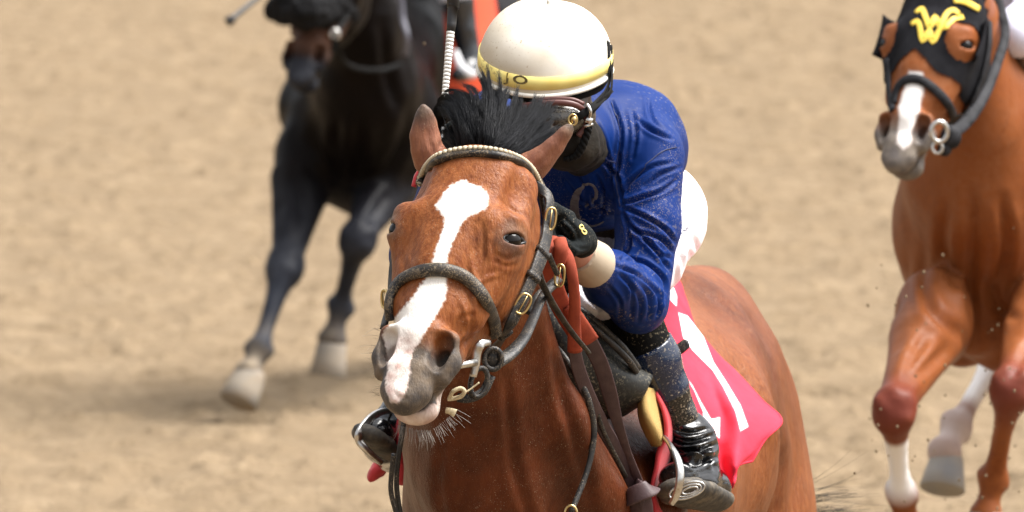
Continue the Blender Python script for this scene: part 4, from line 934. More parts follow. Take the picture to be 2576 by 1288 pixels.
mb = MB(); mb.sweep([wp(1133.5, 80), wp(1112, 325)], [.0068, .0045], seg=8); mb.sweep([wp(1112, 320), wp(1106, 420)], [.0055, .003], seg=8); mb.build('whip_shaft', tapeb, whip)
# ------------------------------------------------------------------ saddle, pad, number cloth
sadm = mat('dusty black saddle leather', (.009, .010, .010), rough=.55, spec=.25, noise=[(8, (.035, .036, .034), .4)], speck=[(200, .56, (.24, .21, .15), .7, 9)], bump=[(60, .35, .004), (300, .3, .001)])
foam = mat('yellow foam pad', (.50, .33, .11), rough=.85, noise=(18, (.46, .29, .08), .5), bump=[(200, .5, .002)])
saddle = empty('saddle', P(1560, 850, 22.8), 'small dusty black racing saddle under the jockey in blue, on the bay racehorse', 'saddle')
def gsheet(rows, n=10): # rows of (x,y,D)
    R0 = [spline([P(*p) for p in r], n) for r in rows]; m = len(R0[0]); return np.array([spline([R0[i][j] for i in range(len(R0))], 5) for j in range(m)])
flap = [[(1340, 735, 22.42), (1430, 765, 22.44), (1520, 840, 22.50), (1590, 905, 22.56), (1640, 938, 22.60)],
        [(1345, 765, 22.36), (1425, 795, 22.34), (1505, 868, 22.40), (1580, 922, 22.46), (1641, 948, 22.50)],
        [(1355, 810, 22.34), (1420, 860, 22.30), (1490, 910, 22.36), (1575, 955, 22.42), (1628, 975, 22.47)],
        [(1365, 855, 22.36), (1410, 930, 22.34), (1480, 985, 22.40), (1550, 1010, 22.44), (1612, 1005, 22.48)],
        [(1375, 890, 22.46), (1420, 990, 22.46), (1480, 1040, 22.50), (1550, 1050, 22.52), (1604, 1022, 22.56)]]
mb = MB(); mb.sheet(gsheet(flap), .006); mb.build('flap', sadm, saddle)
mb = MB(); mb.sweep(spline([P(1400, 742, 22.40), P(1480, 795, 22.38), P(1560, 868, 22.42), P(1605, 928, 22.46)], 7), .008, seg=8); mb.sweep(spline([P(1420, 760, 22.38), P(1500, 828, 22.37), P(1575, 900, 22.41), P(1600, 935, 22.45)], 7), .007, seg=8)
mb.build('stirrup_leather', leather, saddle)
S = Shape(); S.chain([(P(1430, 700, 22.62), (.10, .04)), (P(1540, 720, 22.95), (.11, .035)), (P(1580, 710, 23.1), (.10, .03))], k=.03); cloth('seat', S, .008, sadm, saddle)
mb = MB(); fo = [[(1610, 990, 22.50), (1625, 978, 22.50), (1642, 980, 22.53)], [(1610, 1045, 22.49), (1628, 1035, 22.46), (1656, 1032, 22.52)], [(1626, 1090, 22.50), (1645, 1082, 22.46), (1667, 1080, 22.53)], [(1644, 1120, 22.53), (1658, 1118, 22.50), (1672, 1106, 22.55)]]
mb.sheet(gsheet(fo, 6), .010); mb.build('foam_pad', foam, saddle)
def stirrup(c0, pts, tread, par):
    mb = MB(); mb.sweep(spline([P(*p) for p in pts], 6), [.0055, .0085, .009, .0085, .006], .0045, nrm=(.3, -1, 0), seg=10); o = mb.build('stirrup', steel, par)
    if tread:
        mb = MB(); cc = P(1728, 1234, 22.42)
        for k in range(3): ring(mb, cc + CR * .003 * k, .036 - .010 * k, .0150 - .0045 * k, .0022, -CF, CU - CR * .30, seg=26)
        mb.build('tread', steel, o)
    return o
stirrup(None, [(1672, 1100, 22.50), (1692, 1130, 22.42), (1709, 1172, 22.38), (1710, 1212, 22.37), (1700, 1248, 22.38), (1688, 1268, 22.39)], True, saddle)
stirrup(None, [(992, 1034, 22.74), (960, 1036, 22.70), (930, 1054, 22.64), (906, 1086, 22.60), (903, 1108, 22.60), (922, 1132, 22.60), (960, 1165, 22.62)], False, saddle)
mb = MB(); mb.sweep([P(1700, 890, 22.80), P(1712, 876, 22.80), P(1727, 864, 22.80), P(1733, 862, 22.80)], [.009, .0115, .011, .005], .003, nrm=(-.2, -1, .3), seg=10, flat=True); mb.build('strap_tongue', leather, saddle)
# number cloth
cl = [[(1600, 690, 23.20), (1640, 690, 23.22), (1690, 690, 23.28), (1712, 712, 23.34), (1722, 745, 23.38)],
      [(1590, 790, 22.90), (1650, 775, 22.98), (1700, 775, 23.06), (1735, 800, 23.14), (1762, 850, 23.22)],
      [(1640, 880, 22.80), (1700, 870, 22.90), (1760, 885, 22.98), (1812, 905, 23.06), (1850, 935, 23.14)],
      [(1680, 980, 22.74), (1745, 970, 22.84), (1810, 975, 22.90), (1870, 990, 22.95), (1918, 1008, 23.0)],
      [(1710, 1070, 22.72), (1780, 1065, 22.80), (1840, 1065, 22.80), (1905, 1065, 22.85), (1966, 1058, 22.92)],
      [(1735, 1150, 22.68), (1800, 1148, 22.74), (1846, 1150, 22.70), (1882, 1140, 22.76), (1925, 1105, 22.84)],
      [(1780, 1225, 22.64), (1832, 1232, 22.68), (1848, 1210, 22.66), (1856, 1172, 22.72), (1892, 1160, 22.78)]]
G = np.array([spline([P(*p) for p in r], 32) for r in cl]); G = np.array([spline([G[i, j] for i in range(len(cl))], 30) for j in range(G.shape[1])])
px = proj(G.reshape(-1, 3)); fold = np.zeros(len(px))
for ln, a in (([(1735, 780), (1790, 900), (1850, 1040), (1856, 1170)], 1), ([(1700, 800), (1740, 930), (1800, 1100)], .7), ([(1690, 730), (1725, 800), (1800, 900), (1880, 1000)], .6), ([(1800, 960), (1870, 1060), (1890, 1140)], .5)):
    ln = spline([np.array(p, float) for p in ln], 40); m = np.min([np.hypot(px[:, 0] - q[0], px[:, 1] - q[1]) for q in ln], 0); fold += a * (np.exp(-(m / 16) ** 2) - .5 * np.exp(-((m - 34) / 16) ** 2))
G = G - CF * (fold.reshape(G.shape[:2])[..., None] * .014)
G = G - CF * (fbm(G.reshape(-1, 3), 12, 3) * .004).reshape(G.shape[:2])[..., None]
pink = mat('pink red number cloth', (.76, .040, .075), rough=.8, spec=.2, noise=[(9, (.68, .028, .058), .5)], attrib=[(0, (.85, .83, .82))], bump=[(40, .3, .004), (500, .2, .0006)])
mb = MB(); mb.sheet(G, .003)
nc = mb.build('number_cloth', pink, None, label='pink red number cloth with white arrow strokes behind the black boot on the bay racehorse', cat='saddle cloth')
for edge in (G[-1], G[:, -1]):
    hm = MB(); hm.sweep(edge - CF * .001, .0028, seg=6); hm.build('hem', pink, nc)
V = np.array(mb.V); pv = proj(V)
W1 = [(1707, 787), (1730, 795), (1769, 845), (1795, 911), (1828, 962), (1863, 1020), (1882, 1073), (1863, 1084), (1851, 1036), (1820, 974), (1793, 931), (1742, 880), (1719, 849), (1713, 818)]
W2 = [(1727, 950), (1742, 970), (1762, 1009), (1789, 1055), (1811, 1050), (1810, 1102), (1771, 1075), (1775, 1110), (1766, 1100), (1769, 1036), (1746, 981)]
W3 = [(1660, 700), (1684, 702), (1694, 722), (1703, 745), (1702, 770), (1682, 750), (1664, 733)]
wm = np.maximum(np.clip(.5 - polydist(pv, W1) / 2.5, 0, 1), np.clip(.5 - polydist(pv, W2) / 2.5, 0, 1)); wm = np.maximum(wm, np.clip(.5 - polydist(pv, W3) / 2.5, 0, 1)); attr(nc, 'mk', np.stack([wm, wm * 0, wm * 0], 1))
# folded red edge of the under-cloth
redc = mb = MB(); rg_ = [[(1632, 965, 22.60), (1648, 960, 22.62)], [(1650, 990, 22.52), (1668, 1000, 22.58)], [(1670, 1040, 22.50), (1686, 1050, 22.57)], [(1674, 1095, 22.50), (1691, 1100, 22.58)], [(1656, 1135, 22.50), (1686, 1150, 22.58)], [(1650, 1175, 22.50), (1668, 1190, 22.56)], [(1640, 1225, 22.50), (1654, 1230, 22.55)], [(1644, 1262, 22.50), (1672, 1268, 22.58)], [(1650, 1310, 22.50), (1720, 1305, 22.6)]]
g = np.array([spline([P(*p) for p in r], 5) for r in rg_]); g = np.array([spline([g[i, j] for i in range(len(rg_))], 8) for j in range(g.shape[1])])
mb.sheet(g, .007); mb.build('pad_cloth', redm, None, label='red pad cloth curling out in front of the near boot on the bay racehorse', cat='saddle pad')
S = Shape(); S.ell(P(965, 1166, 22.95), (.05, .03, .018), w=(.6, 0, -.5)); o_, _, _ = cloth('pad_cloth', S, .005, redm, None, noise=.004, nsc=30)
S = Shape(); S.chain([(P(1010, 1050, 22.75), (.02, .03)), (P(1005, 1110, 22.72), (.014, .03)), (P(1010, 1190, 22.75), (.012, .03))], k=.01)
cloth('cloth_fold', S, .005, redm, o_, noise=.004, nsc=30); tag(o_, 'red cloth corner showing below the far boot of the blue jockey', 'saddle pad')
mb = MB(); mb.sweep(spline([P(1040, 470, 21.80), P(1049, 445, 21.80), P(1058, 425, 21.80)], 5), [.006, .009, .005], .004, nrm=(-.8, -.6, 0), seg=8); mb.build('rosette', redm, bridle)
# ------------------------------------------------------------------ the two horses behind
def mk_horse(bp, hf, neck, legs, res, head_fine, m, label, markf, B, extra=None, lines=None, bw=1.0):
    S = Shape(); body_shape(S, B, bw); S.chain([(P(*a), r) for a, r in neck], k=.06, kk=.05); head_shape(S, hf)
    for s in (1, -1):
        S.chain([(hf.p((s * .060, .035, -.02)), (.034 * hf.k, .028 * hf.k)), (hf.p((s * .082, .025, .06)), (.028, .016)), (hf.p((s * .086, .015, .11)), (.015, .009)), (hf.p((s * .080, .01, .15)), (.003, .003))], k=.02, kk=.02, u=hf.d((1, .3, 0)))
    for L in legs: leg(S, L[0], L[1])
    if extra: extra(S)
    hp = np.array([hf.p(p) for p in [(x, y, z) for x in (-.15, .15) for y in (-.13, .23) for z in (-.66, .18)]])
    o, T, V, N = horse('racehorse', S, res, None, None, m, label, fine=(hp.min(0), hp.max(0), head_fine), mark=markf, sculpt=lambda V, N: (lambda W: W + N * (fbm(W, 7, 15, 2) * .004)[:, None] * (np.linalg.norm(W - hf.p((0, 0, -.3)), axis=1) > .42)[:, None])(crease(V, N, lines, .016, 13)))
    eyes(o, hf); return o, T, V, N
def hoof(cor, toe, m, par, r0=.045, r1=.062):
    cor, toe = np.array(cor), np.array(toe); mb = MB(); d = toe - cor
    mb.sweep([cor - d * .05, cor + d * .1, cor + d * .55, cor + d * .97, toe], [r0 * .9, r0, (r0 + r1) / 2, r1, r1 * .93], seg=18); return mb.build('hoof', m, par)
hoofm = mat('dusty grey hoof', (.36, .335, .295), rough=.85, spec=.1, noise=[(14, (.40, .30, .19), .4, (.4, .4, 1)), (60, (.34, .31, .27), .5)], bump=[(90, .4, .003)])
# black horse
B2 = Frame(np.array([[math.cos(R_(16)), math.sin(R_(16)), 0], [-math.sin(R_(16)), math.cos(R_(16)), 0], [0, 0, 1.]]), (-.455, 38.5, -.10), .99)
H2 = Frame(CM @ rot(R_(-21), R_(-31), R_(4)), P(866, -156, 37.5), .97)
L2 = [[P(775, 400, 38.25), P(717, 672, 37.95), P(652, 880, 37.75), P(626, 938, 37.70), P(600, 1000, 37.65)],
      [P(985, 430, 38.25), P(900, 600, 37.90), P(856, 770, 38.05), P(836, 850, 38.05), P(826, 930, 38.05)]]
hl2 = [[B2.p((s * .15, 1.25, .95)), B2.p((s * .13, 1.55, .62)), B2.p((s * .12, 1.65, .38)), B2.p((s * .12, 1.62, .26)), B2.p((s * .12, 1.6, .18))] for s in (1, -1)]
def mark2(V, N):
    q = H2.inv(V); n = len(V); isn = np.linalg.norm(V - H2.p((0, 0, -.3)), axis=1) < .5
    r = np.clip((-q[:, 2] - .31) / .08, 0, 1) * np.clip((.53 + q[:, 2]) / .06, 0, 1) * isn * (q[:, 1] < .03)
    g = np.clip((-q[:, 2] - .50) / .05, 0, 1) * isn * .8
    d = np.clip((.34 - V[:, 2]) / .16, 0, 1) * np.clip(.40 + .9 * fbm(V, 8, 3), 0, 1) * (V[:, 2] < .5)
    bl_ = np.clip((.78 - V[:, 2]) / .35, 0, 1) * .85
    return np.stack([d, r, np.maximum(g * .7, bl_)], 1)
coat2 = mat('near black coat', (.0034, .0024, .0022), rough=.42, spec=.06, noise=[(3, (.009, .0054, .0044), .5), (9, (.0045, .0034, .0034), .5)], attrib=[(1, (.105, .055, .038)), (2, (.030, .034, .046), (.060, .065, .080), 9), (0, (.30, .24, .17))], bump=[(7, .35, .03)])
blk, blkT, _, _ = mk_horse(None, H2, [((900, -90, 37.75), (.078, .12)), ((912, 50, 37.9), (.125, .19)), ((918, 200, 38.05), (.175, .24)), ((920, 340, 38.25), (.225, .26))],
     [(l, 1.45) for l in L2] + [(l, 1.1) for l in hl2], .013, .007, coat2, 'near black racehorse striding behind on the left with a fluffy black noseband', mark2, B2, extra=lambda S: (S.ell(P(925, 300, 38.22), (.235, .17, .24), k=.08), S.ell(P(925, 430, 38.3), (.16, .15, .14), k=.08)), lines=[[(905, 300), (900, 380), (890, 470)], [(790, 300), (800, 370), (840, 440)], [(1030, 260), (1010, 360), (960, 450)], [(960, 60), (975, 180), (1000, 280)], [.8, [(740, 450), (760, 520), (745, 600)]], [.8, [(980, 480), (940, 540), (915, 580)]], [.7, [(850, 300), (845, 360), (860, 420)]], [.8, [(1060, 150), (1075, 260), (1050, 360)]]], bw=.88)
hoof(P(632, 938, 37.70), P(598, 1012, 37.66), hoofm, blk, .052, .068); hoof(P(836, 862, 38.05), P(824, 945, 38.05), hoofm, blk, .050, .062)
fleece = mat('black sheepskin', (.010, .010, .011), rough=1, spec=.1, noise=(40, (.018, .018, .019), .4), bump=[(60, 1, .012)])
br2 = empty('bridle', P(800, 50, 37.2), 'blurred black bridle with a fluffy sheepskin noseband on the near black horse', 'bridle')
S = Shape(); S.add(P(706, 22, 37.36), P(775, 28, 37.18), .050, .058, k=.03); S.add(P(775, 28, 37.18), P(868, 34, 37.36), .058, .046, k=.03); S.add(P(775, -6, 37.24), P(850, 0, 37.32), .05, .05, k=.03); S.add(P(730, -2, 37.28), P(775, -6, 37.24), .05, .05, k=.03)
cloth('sheepskin_noseband', S, .008, fleece, br2, noise=.010, nsc=30)
mb = MB(); ring(mb, P(843, 86, 37.2), .012, .014, .006, -CF, CU); mb.build('bit_ring', steel, br2)
def simple(name, pts, wd, m, par, th=.006, nr=-CF, **kw):
    mb = MB(); mb.sweep(spline([P(*p) for p in pts], 7), [x / 2 for x in wd] if isinstance(wd, (list, tuple)) else wd / 2, th / 2, nrm=nr, seg=8); return mb.build(name, m, par, **kw)
simple('cheekpiece', [(872, -40, 37.35), (880, 20, 37.3), (862, 60, 37.25), (843, 86, 37.2), (838, 130, 37.2)], .018, web, br2)
re2 = empty('reins', P(900, 160, 37.6), 'dark reins hanging across the chest of the near black horse', 'reins')
greyw = mat('pale grey strap', (.13, .13, .165), rough=.5, noise=(30, (.18, .18, .22), .4))
simple('rein', [(845, 95, 37.25), (862, 150, 37.4), (900, 172, 37.55), (960, 176, 37.65), (1012, 160, 37.75)], .018, web, re2)
simple('rein', [(1008, -60, 37.75), (1012, 40, 37.75), (1024, 90, 37.72), (1020, 140, 37.75)], [.018, .022, .018, .024], greyw, re2)
# riders behind
def lad(B, label, jm, pm, bm, helmc, foot_dx=0, kn=None, ft=None):
    hip, kne, fot = [(s * .12, .50, 1.88) for s in (1, -1)], kn or [(s * .24, .12, 1.62) for s in (1, -1)], ft or [(s * .27, .30, 1.24) for s in (1, -1)]
    el, ha, sh = [(s * .24, .02, 1.78) for s in (1, -1)], [(s * .08, -.28, 1.72) for s in (1, -1)], [(s * .19, .10, 2.06) for s in (1, -1)]
    S = Shape(); S.ell((0, -.12, 2.14), (.078, .095, .11), f=B); S.add((0, -.06, 2.06), (0, .08, 2.02), .055, .06, f=B); S.add((0, -.215, 2.12), (0, -.225, 2.10), .012, .015, k=.01, f=B)
    S.chain([((0, .10, 2.0), (.14, .10)), ((0, .5, 1.92), (.12, .10))], f=B)
    for i in (0, 1):
        S.add(sh[i], el[i], .045, .035, f=B); S.add(el[i], ha[i], .035, .025, f=B); S.add(hip[i], kne[i], .07, .045, k=.04, f=B); S.add(kne[i], fot[i], .042, .03, f=B)
    lo, hi = bounds(S); V, Q = S.mesh(lo, hi, .014); p = obj('person', V, Q, skinm, label=label, cat='person')
    S = Shape(); S.chain([((0, .06, 2.02), (.19, .11)), ((0, .45, 1.94), (.15, .11))], k=.05, f=B)
    for i in (0, 1): S.add(sh[i], el[i], .062, .05, k=.05, f=B); S.add(el[i], ha[i], .05, .034, k=.02, f=B)
    cloth('jersey', S, .012, jm, p, noise=.004)
    S = Shape()
    for i in (0, 1): S.add(hip[i], kne[i], .10, .062, k=.05, f=B)
    S.ell((0, .48, 1.90), (.15, .12, .11), k=.05, f=B); cloth('breeches', S, .012, pm, p, noise=.003)
    for i in (0, 1):
        a, b = np.array(kne[i]), np.array(fot[i]); S = Shape(); S.add(a + (b - a) * .12, b, .056, .038, f=B); S.add(b + (0, .06, -.01), b + (0, -.13, -.03), (.036, .034), (.036, .026), k=.03, f=B); cloth('boot', S, .010, bm, p, noise=.003)
        S = Shape(); S.ell(ha[i], (.035, .045, .04), f=B)
        for j in range(4): c = np.array(ha[i]) + (0, -.03, .025 - j * .018); S.add(c, c + (-.02 * (1 - 2 * i), -.035, -.006), .011, .010, k=.006, f=B); S.add(c + (-.02 * (1 - 2 * i), -.035, -.006), c + (-.045 * (1 - 2 * i), -.015, -.012), .010, .009, k=.006, f=B)
        cloth('glove', S, .006, black_g, p)
    S = Shape(); S.ell((0, -.11, 2.19), (.125, .145, .12), k=.01, f=B)
    def cc(G): return B.t[2] + 2.155 * B.k - G[..., 2]
    cloth('helmet', S, .010, helmc, p, cut=cc); return p
boot_b = mat('blurred black boot', (.016, .017, .020), rough=.22, spec=.6, coat=.4, bump=[(20, .5, .01)])
whp = mat('white breeches cloth', (.78, .77, .83), rough=.6, bump=[(14, .3, .01)])
orng = mat('orange saddle cloth', (.70, .075, .015), rough=.7, noise=(8, (.70, .07, .02), .5))
lad(B2, 'jockey in white breeches and black boots riding the near black horse', mat('dark silks', (.02, .02, .025), rough=.5), whp, boot_b, mat('dark helmet', (.05, .05, .06), rough=.4),
    kn=[tuple(B2.inv(P(1148, -20, 38.42))), (-.24, .12, 1.46)], ft=[tuple(B2.inv(P(1186, 160, 38.42))), (-.28, .3, 1.20)])
mb = MB(); G = [[(1112, -60, 38.58), (1180, -60, 38.62), (1235, -60, 38.8)], [(1118, 60, 38.55), (1185, 60, 38.58), (1250, 40, 38.75)], [(1124, 150, 38.54), (1190, 160, 38.56), (1262, 130, 38.7)], [(1122, 238, 38.54), (1180, 245, 38.56), (1240, 240, 38.7)]]
mb.sheet(gsheet(G, 6), .008); mb.build('saddle_cloth', orng, None, label='orange saddle cloth under the black boot of the rider on the near black horse', cat='saddle cloth')
st2 = empty('saddle', P(1150, 60, 38.6), 'blurred racing saddle with a pale stirrup on the near black horse', 'saddle')
mb = MB(); mb.sweep(spline([P(1146, 130, 38.35), P(1158, 165, 38.3), P(1176, 184, 38.28), P(1196, 188, 38.3)], 6), [.010, .016, .018, .012], .010, nrm=-CF, seg=8); mb.build('stirrup', mat('white stirrup', (.72, .72, .74), rough=.4), st2)
S = Shape(); S.add(B2.p((0, .05, 1.52)), B2.p((0, .50, 1.52)), (.11, .03), (.15, .035), k=.03); cloth('seat', S, .012, sadm, st2)
wh2 = MB(); wh2.sweep([P(570, 58, 37.0), P(586, 46, 37.0), P(588, 44, 37.0), P(760, -96, 37.1)], [.016, .016, .009, .008], seg=10); wh2.build('whip', tapeb, None, label='blurred dark whip pointing down and left from the top edge, near the black horse', cat='whip')

# chestnut horse
B3 = Frame(np.array([[math.cos(R_(14)), math.sin(R_(14)), 0], [-math.sin(R_(14)), math.cos(R_(14)), 0], [0, 0, 1.]]), (1.312, 28.25, .06), .99)
H3 = Frame(CM @ rot(R_(-26), R_(-30), R_(2)), P(2394, -60, 27.35), .91)
L3 = [[P(2350, 805, 27.8), P(2247, 1030, 27.35), P(2268, 1240, 27.55), P(2284, 1330, 27.6), P(2290, 1400, 27.6)],
      [P(2625, 820, 27.8), P(2545, 975, 27.45), P(2500, 1205, 27.6), P(2482, 1290, 27.6), P(2475, 1360, 27.6)]]
HL3 = [[B3.p((-.14, 1.15, .95)), P(2520, 880, 29.5), P(2405, 1075, 29.2), P(2378, 1135, 29.15), P(2362, 1200, 29.1)],
       [B3.p((.15, 1.25, .95)), B3.p((.13, 1.45, .60)), B3.p((.12, 1.35, .32)), B3.p((.12, 1.3, .2)), B3.p((.12, 1.3, .12))]]
BL3 = [(2288, 178), (2326, 182), (2322, 230), (2308, 290), (2292, 335), (2292, 360), (2272, 378), (2254, 362), (2260, 320), (2262, 262), (2275, 215)]
def seg_t(V, a, b):
    e = b - a; t = ((V - a) @ e) / (e @ e); return t, np.linalg.norm(V - a - np.clip(t, 0, 1)[:, None] * e, axis=1)
def mark3(V, N):
    px = proj(V); q = H3.inv(V); isn = np.linalg.norm(V - H3.p((0, 0, -.3)), axis=1) < .5; fr = (N @ CF < .1) & isn
    w = np.where(fr, np.clip(.5 - (polydist(px, BL3) + 3 * fbm(V, 60, 3)) / 6, 0, 1), 0)
    g = np.clip((-q[:, 2] - .45) / .06, 0, 1) * isn * (q[:, 1] < .12) * (1 - w)
    dk = np.zeros(len(V))
    for l, lo, hi in ((L3[0], .28, .80), (HL3[0], .0, .62)):
        t, d = seg_t(V, l[1], l[2]); w = np.maximum(w, np.clip((t - lo) / .08, 0, 1) * np.clip((hi + .25 - t) / .2, 0, 1) * (d < .09))
    for l in (L3[0], L3[1]):
        d = np.linalg.norm(V - l[1], axis=1); dk = np.maximum(dk, np.clip(1.5 - d / .085, 0, 1) * .8)
    t, d = seg_t(V, HL3[0][2], HL3[0][3]); w = np.maximum(w, np.clip(1.4 - d / .07, 0, 1) * .55)
    return np.stack([w, np.maximum(g, 0), dk * (1 - w)], 1)
coat3 = mat('chestnut coat', (.20, .046, .009), rough=.44, spec=.13, noise=[(3, (.29, .078, .017), .5), (8, (.15, .034, .009), .5), (4.5, (.34, .13, .055), .35), (60, (.29, .085, .022), .5)], attrib=[(2, (.15, .030, .026)), (1, (.15, .13, .12), (.26, .22, .18), 22), (0, (.78, .75, .72))], bump=[(8, .3, .025)])
ch, chT, chV, chN = mk_horse(None, H3, [((2422, 20, 27.55), (.074, .12)), ((2438, 130, 27.66), (.088, .16)), ((2462, 265, 27.75), (.130, .20)), ((2474, 410, 27.85), (.185, .24)), ((2474, 560, 28.05), (.225, .27))],
     [(l, 1.22) for l in L3] + [(l, 1.3) for l in HL3], .011, .005, coat3, 'chestnut racehorse in a black hood with a yellow emblem, striding at the right edge', mark3, B3, lines=[[(2440, 470), (2450, 600), (2440, 760), (2460, 880)], [(2330, 620), (2320, 720), (2350, 790), (2420, 850)], [(2380, 520), (2370, 620), (2400, 720)], [(2520, 500), (2530, 620), (2500, 740)], [(2330, 840), (2300, 900), (2268, 960)], [.8, [(2380, 880), (2320, 930), (2275, 975)]], [.9, [(2480, 700), (2520, 780), (2560, 800)]], [.8, [(2290, 640), (2285, 720), (2300, 780)]], [.9, [(2590, 860), (2560, 920), (2545, 950)]], [.6, [(2420, 660), (2400, 700), (2440, 740)]]])
hoof(P(2284, 1330, 27.6), P(2290, 1405, 27.6), hoofm, ch); hoof(P(2482, 1290, 27.6), P(2475, 1365, 27.6), hoofm, ch); hoof(P(2382, 1150, 29.15), P(2370, 1232, 29.12), mat('pale dusty hoof', (.48, .42, .34), rough=.8, noise=(12, (.34, .34, .34), .4)), ch, .045, .060)
# hood: cloth grown from the head surface, with eye openings
hoodm = mat('black hood cloth', (.008, .008, .010), rough=.9, spec=.1, noise=(20, (.022, .022, .026), .4), bump=[(200, .4, .002)])
me = ch.data; Qh = np.zeros(len(me.polygons) * 4, np.int32); me.polygons.foreach_get('vertices', Qh); Qh = Qh.reshape(-1, 4)
q = H3.inv(chV); pxh = proj(chV)
def ellm(c, r): return ((q - np.array(c)) / np.array(r)) ** 2 @ np.ones(3)
low = -.285 - .05 * np.clip(np.abs(q[:, 0]) / .06, 0, 1)
keep = (q[:, 2] < .02) & (q[:, 2] > low) & (q[:, 1] < .20) & (np.linalg.norm(q - np.array([0, .03, -.15]), axis=1) < .30) & (ellm((.112, -.050, -.222), (.045, .055, .058)) > 1) & (ellm((-.112, -.050, -.222), (.045, .055, .058)) > 1)
Qk = Qh[keep[Qh].all(1)]; us = np.unique(Qk); mp_ = -np.ones(len(chV), int); mp_[us] = np.arange(len(us)); Vk = chV[us] + chN[us] * .004; Vi = chV[us] + chN[us] * .001
Qk = mp_[Qk]
hood = empty('blinker_hood', H3.p((0, .05, -.1)), 'black blinker hood with a yellow double W emblem on the head of the chestnut horse', 'horse hood')
obj('hood_cloth', Vk, Qk, hoodm, hood)
hT = BVHTree.FromPolygons([Vector(v) for v in Vk], [tuple(int(i) for i in x) for x in Qk])
yel2 = mat('yellow hood emblem', (.78, .55, .07), rough=.6)
for pts in ([(2304, 33), (2318, 22), (2328, 42), (2340, 70), (2352, 42), (2364, 66), (2382, 34), (2398, 26), (2412, 36)], [(2293, 62), (2306, 54), (2314, 66), (2322, 104), (2338, 76), (2346, 106), (2366, 72), (2384, 62), (2404, 68)]):
    onto('emblem', hT, pts, .0135, yel2, hood, th=.0015, off=.0015, n=4)
onto('emblem', hT, [(2398, 2), (2430, 6), (2462, 24)], .016, yel2, hood, th=.003, off=.003)
for s in (1, -1):   # blinker cups behind the eyes
    g = []
    for i in range(7):
        a = R_(-80 + i * 160 / 6); row = []
        for j in range(5):
            t = j / 4; row.append(H3.p((s * (.104 + .045 * math.sin(t * 1.5)), .015 - .050 * t + .012 * math.cos(a), -.205 + (.058 + .004 * t) * math.sin(a))))
        g.append(row)
    mb = MB(); mb.sheet(np.array(g), .005); mb.build('blinker_cup', hoodm, hood)
br3 = empty('bridle', P(2330, 250, 27.2), 'black bridle with a round steel bit on the chestnut horse in the hood', 'bridle')
def band3(name, px, wd, th, off=.006, m=leather, Dd=None): return band(name, chT, px, wd, th, m, br3, off=off, Dd=Dd, flat=False)[0]
plain_l = mat('plain black leather', (.006, .006, .007), rough=.6, spec=.12, noise=(30, (.04, .04, .045), .4))
band3('noseband', [(2252, 262), (2256, 235), (2268, 212), (2290, 200), (2320, 205), (2352, 228), (2380, 258), (2396, 292)], .024, .014, .005, plain_l)
band3('cheekpiece', [(2480, 60), (2478, 120), (2460, 200), (2425, 270), (2398, 300), (2380, 335)], .026, .008, .012, plain_l)
band3('cheekpiece', [(2236, 150), (2240, 200), (2244, 250), (2250, 280)], .020, .008, .008, plain_l)
mb = MB(); ring(mb, P(2363, 331, 27.05), .020, .024, .0055, (.2, -1, 0), CU); ring(mb, P(2358, 372, 27.06), .012, .013, .004, -CF, CU); mb.build('bit_ring', steel, br3)
mb = MB(); mb.ball(P(2392, 345, 27.1), (.026, .02, .03)); mb.ball(P(2376, 375, 27.1), (.018, .015, .018)); mb.build('bit_guard', plain_l, br3)
re3 = empty('reins', P(2480, 220, 27.3), 'black rein running up from the bit of the chestnut horse', 'reins')
simple('rein', [(2392, 340, 27.12), (2436, 300, 27.2), (2478, 235, 27.3), (2508, 160, 27.4), (2528, 90, 27.5), (2520, 30, 27.6), (2500, -30, 27.7)], [.032, .034, .028, .026, .024, .022], plain_l, re3)
lad(B3, 'jockey in pale lilac breeches riding the chestnut horse at the right edge', mat('pale silks', (.7, .68, .75), rough=.5), mat('pale lilac breeches', (.66, .66, .80), rough=.6, bump=[(14, .3, .01)]), boot_b, mat('white helmet', (.8, .8, .8), rough=.4),
    kn=[tuple(B3.inv(P(2556, 85, 27.65))), (-.22, .12, 1.60)], ft=[tuple(B3.inv(P(2596, 260, 27.9))), (-.27, .30, 1.24)])
S = Shape(); S.add(P(2535, -40, 27.95), P(2560, 90, 27.9), .055, .045, k=.03); S.add(P(2556, 165, 27.85), P(2590, 165, 27.9), .025, .03, k=.02)
sd3 = empty('saddle', B3.p((0, .3, 1.5)), 'small dark saddle of the chestnut horse at the right edge', 'saddle')
S2 = Shape(); S2.add(B3.p((0, .05, 1.52)), B3.p((0, .50, 1.52)), (.11, .03), (.15, .035), k=.03); cloth('seat', S2, .012, sadm, sd3)

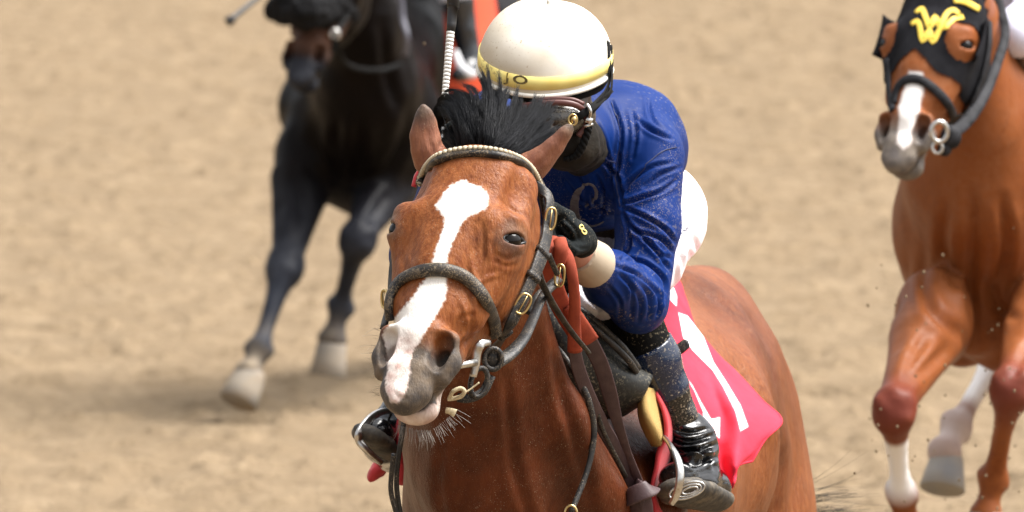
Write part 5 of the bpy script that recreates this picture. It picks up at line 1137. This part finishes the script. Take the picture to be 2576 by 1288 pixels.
# ------------------------------------------------------------------ track
dirt = mat('harrowed sandy dirt', (.268, .197, .122), rough=.95, spec=.06, noise=[(.13, (.215, .158, .100), .17), (.5, (.325, .242, .155), .20, (1, .6, 1)), (1.6, (.215, .156, .098), .24, (.35, 1, 1)), (2.6, (.20, .143, .086), .20, (1, .45, 1)), (3.7, (.335, .252, .162), .24, (1, .5, 1)), (7, (.145, .103, .062), .18, (1, .4, 1)), (22, (.19, .137, .085), .25, (1, .5, 1)), (70, (.27, .20, .125), .5)],
           bump=[(4, .6, .07, (1, .5, 1)), (14, .9, .04), (50, .7, .012)])
xs = np.r_[np.linspace(-400, -6, 10)[:-1], np.linspace(-6, 7, 420), np.linspace(7, 400, 10)[1:]]
ys = np.r_[np.linspace(-200, 20, 8)[:-1], np.linspace(20, 33, 60)[:-1], np.linspace(33, 72, 900), np.linspace(72, 600, 14)[1:]]
X, Y = np.meshgrid(xs, ys, indexing='ij'); Pn = np.stack([X.ravel(), Y.ravel(), X.ravel() * 0], 1)
inn = ((X > -5.9) & (X < 6.9) & (Y > 20.5) & (Y < 71.5)).ravel()
Z = fbm(Pn * np.array([.6, 1, 1]), 1.1, 3, 2) * .020 + fbm(Pn * np.array([1, .6, 1]), 4.3, 7, 3) * .010 + np.clip(fbm(Pn, 9.5, 17, 2) - .35, 0, 1) * .05 + .012 * np.sin(Pn[:, 0] * 1.2 + fbm(Pn, .8, 5) * 2)
hp_ = np.clip(fbm(Pn, 2.6, 11, 1) - .62, 0, 1); Z -= hp_ * .22
Z = np.where(inn, Z, 0) - .02
V = np.stack([X.ravel(), Y.ravel(), Z], 1); n1 = len(ys); I = (np.arange(len(xs) - 1)[:, None] * n1 + np.arange(n1 - 1)[None]).ravel(); Q = np.stack([I, I + n1, I + n1 + 1, I + 1], 1)
obj('ground', V, Q, dirt, kind='structure')
# kicked-up clods in the air
cm = MB(); rgc = np.random.default_rng(4)
for i in range(60):
    x, y, D = rgc.uniform(2180, 2576), rgc.uniform(560, 1288), rgc.uniform(25.5, 27.2)
    cm.ball(P(x, y, D), rgc.uniform(.0015, .0035) * np.array([1, 1, 1.3]), nu=6, nv=4)
for x, y, D, r in ((1290, 155, 30, .004), (1067, 110, 28, .003), (1437, 92, 25, .003), (2150, 1190, 24, .003)): cm.ball(P(x, y, D), r, nu=6, nv=4)
cm.build('flying_dirt', dirt, None, label='grains of kicked-up dirt in the air in front of the chestnut horse', cat='dirt', kind='stuff')
print('script', time.time() - T0)
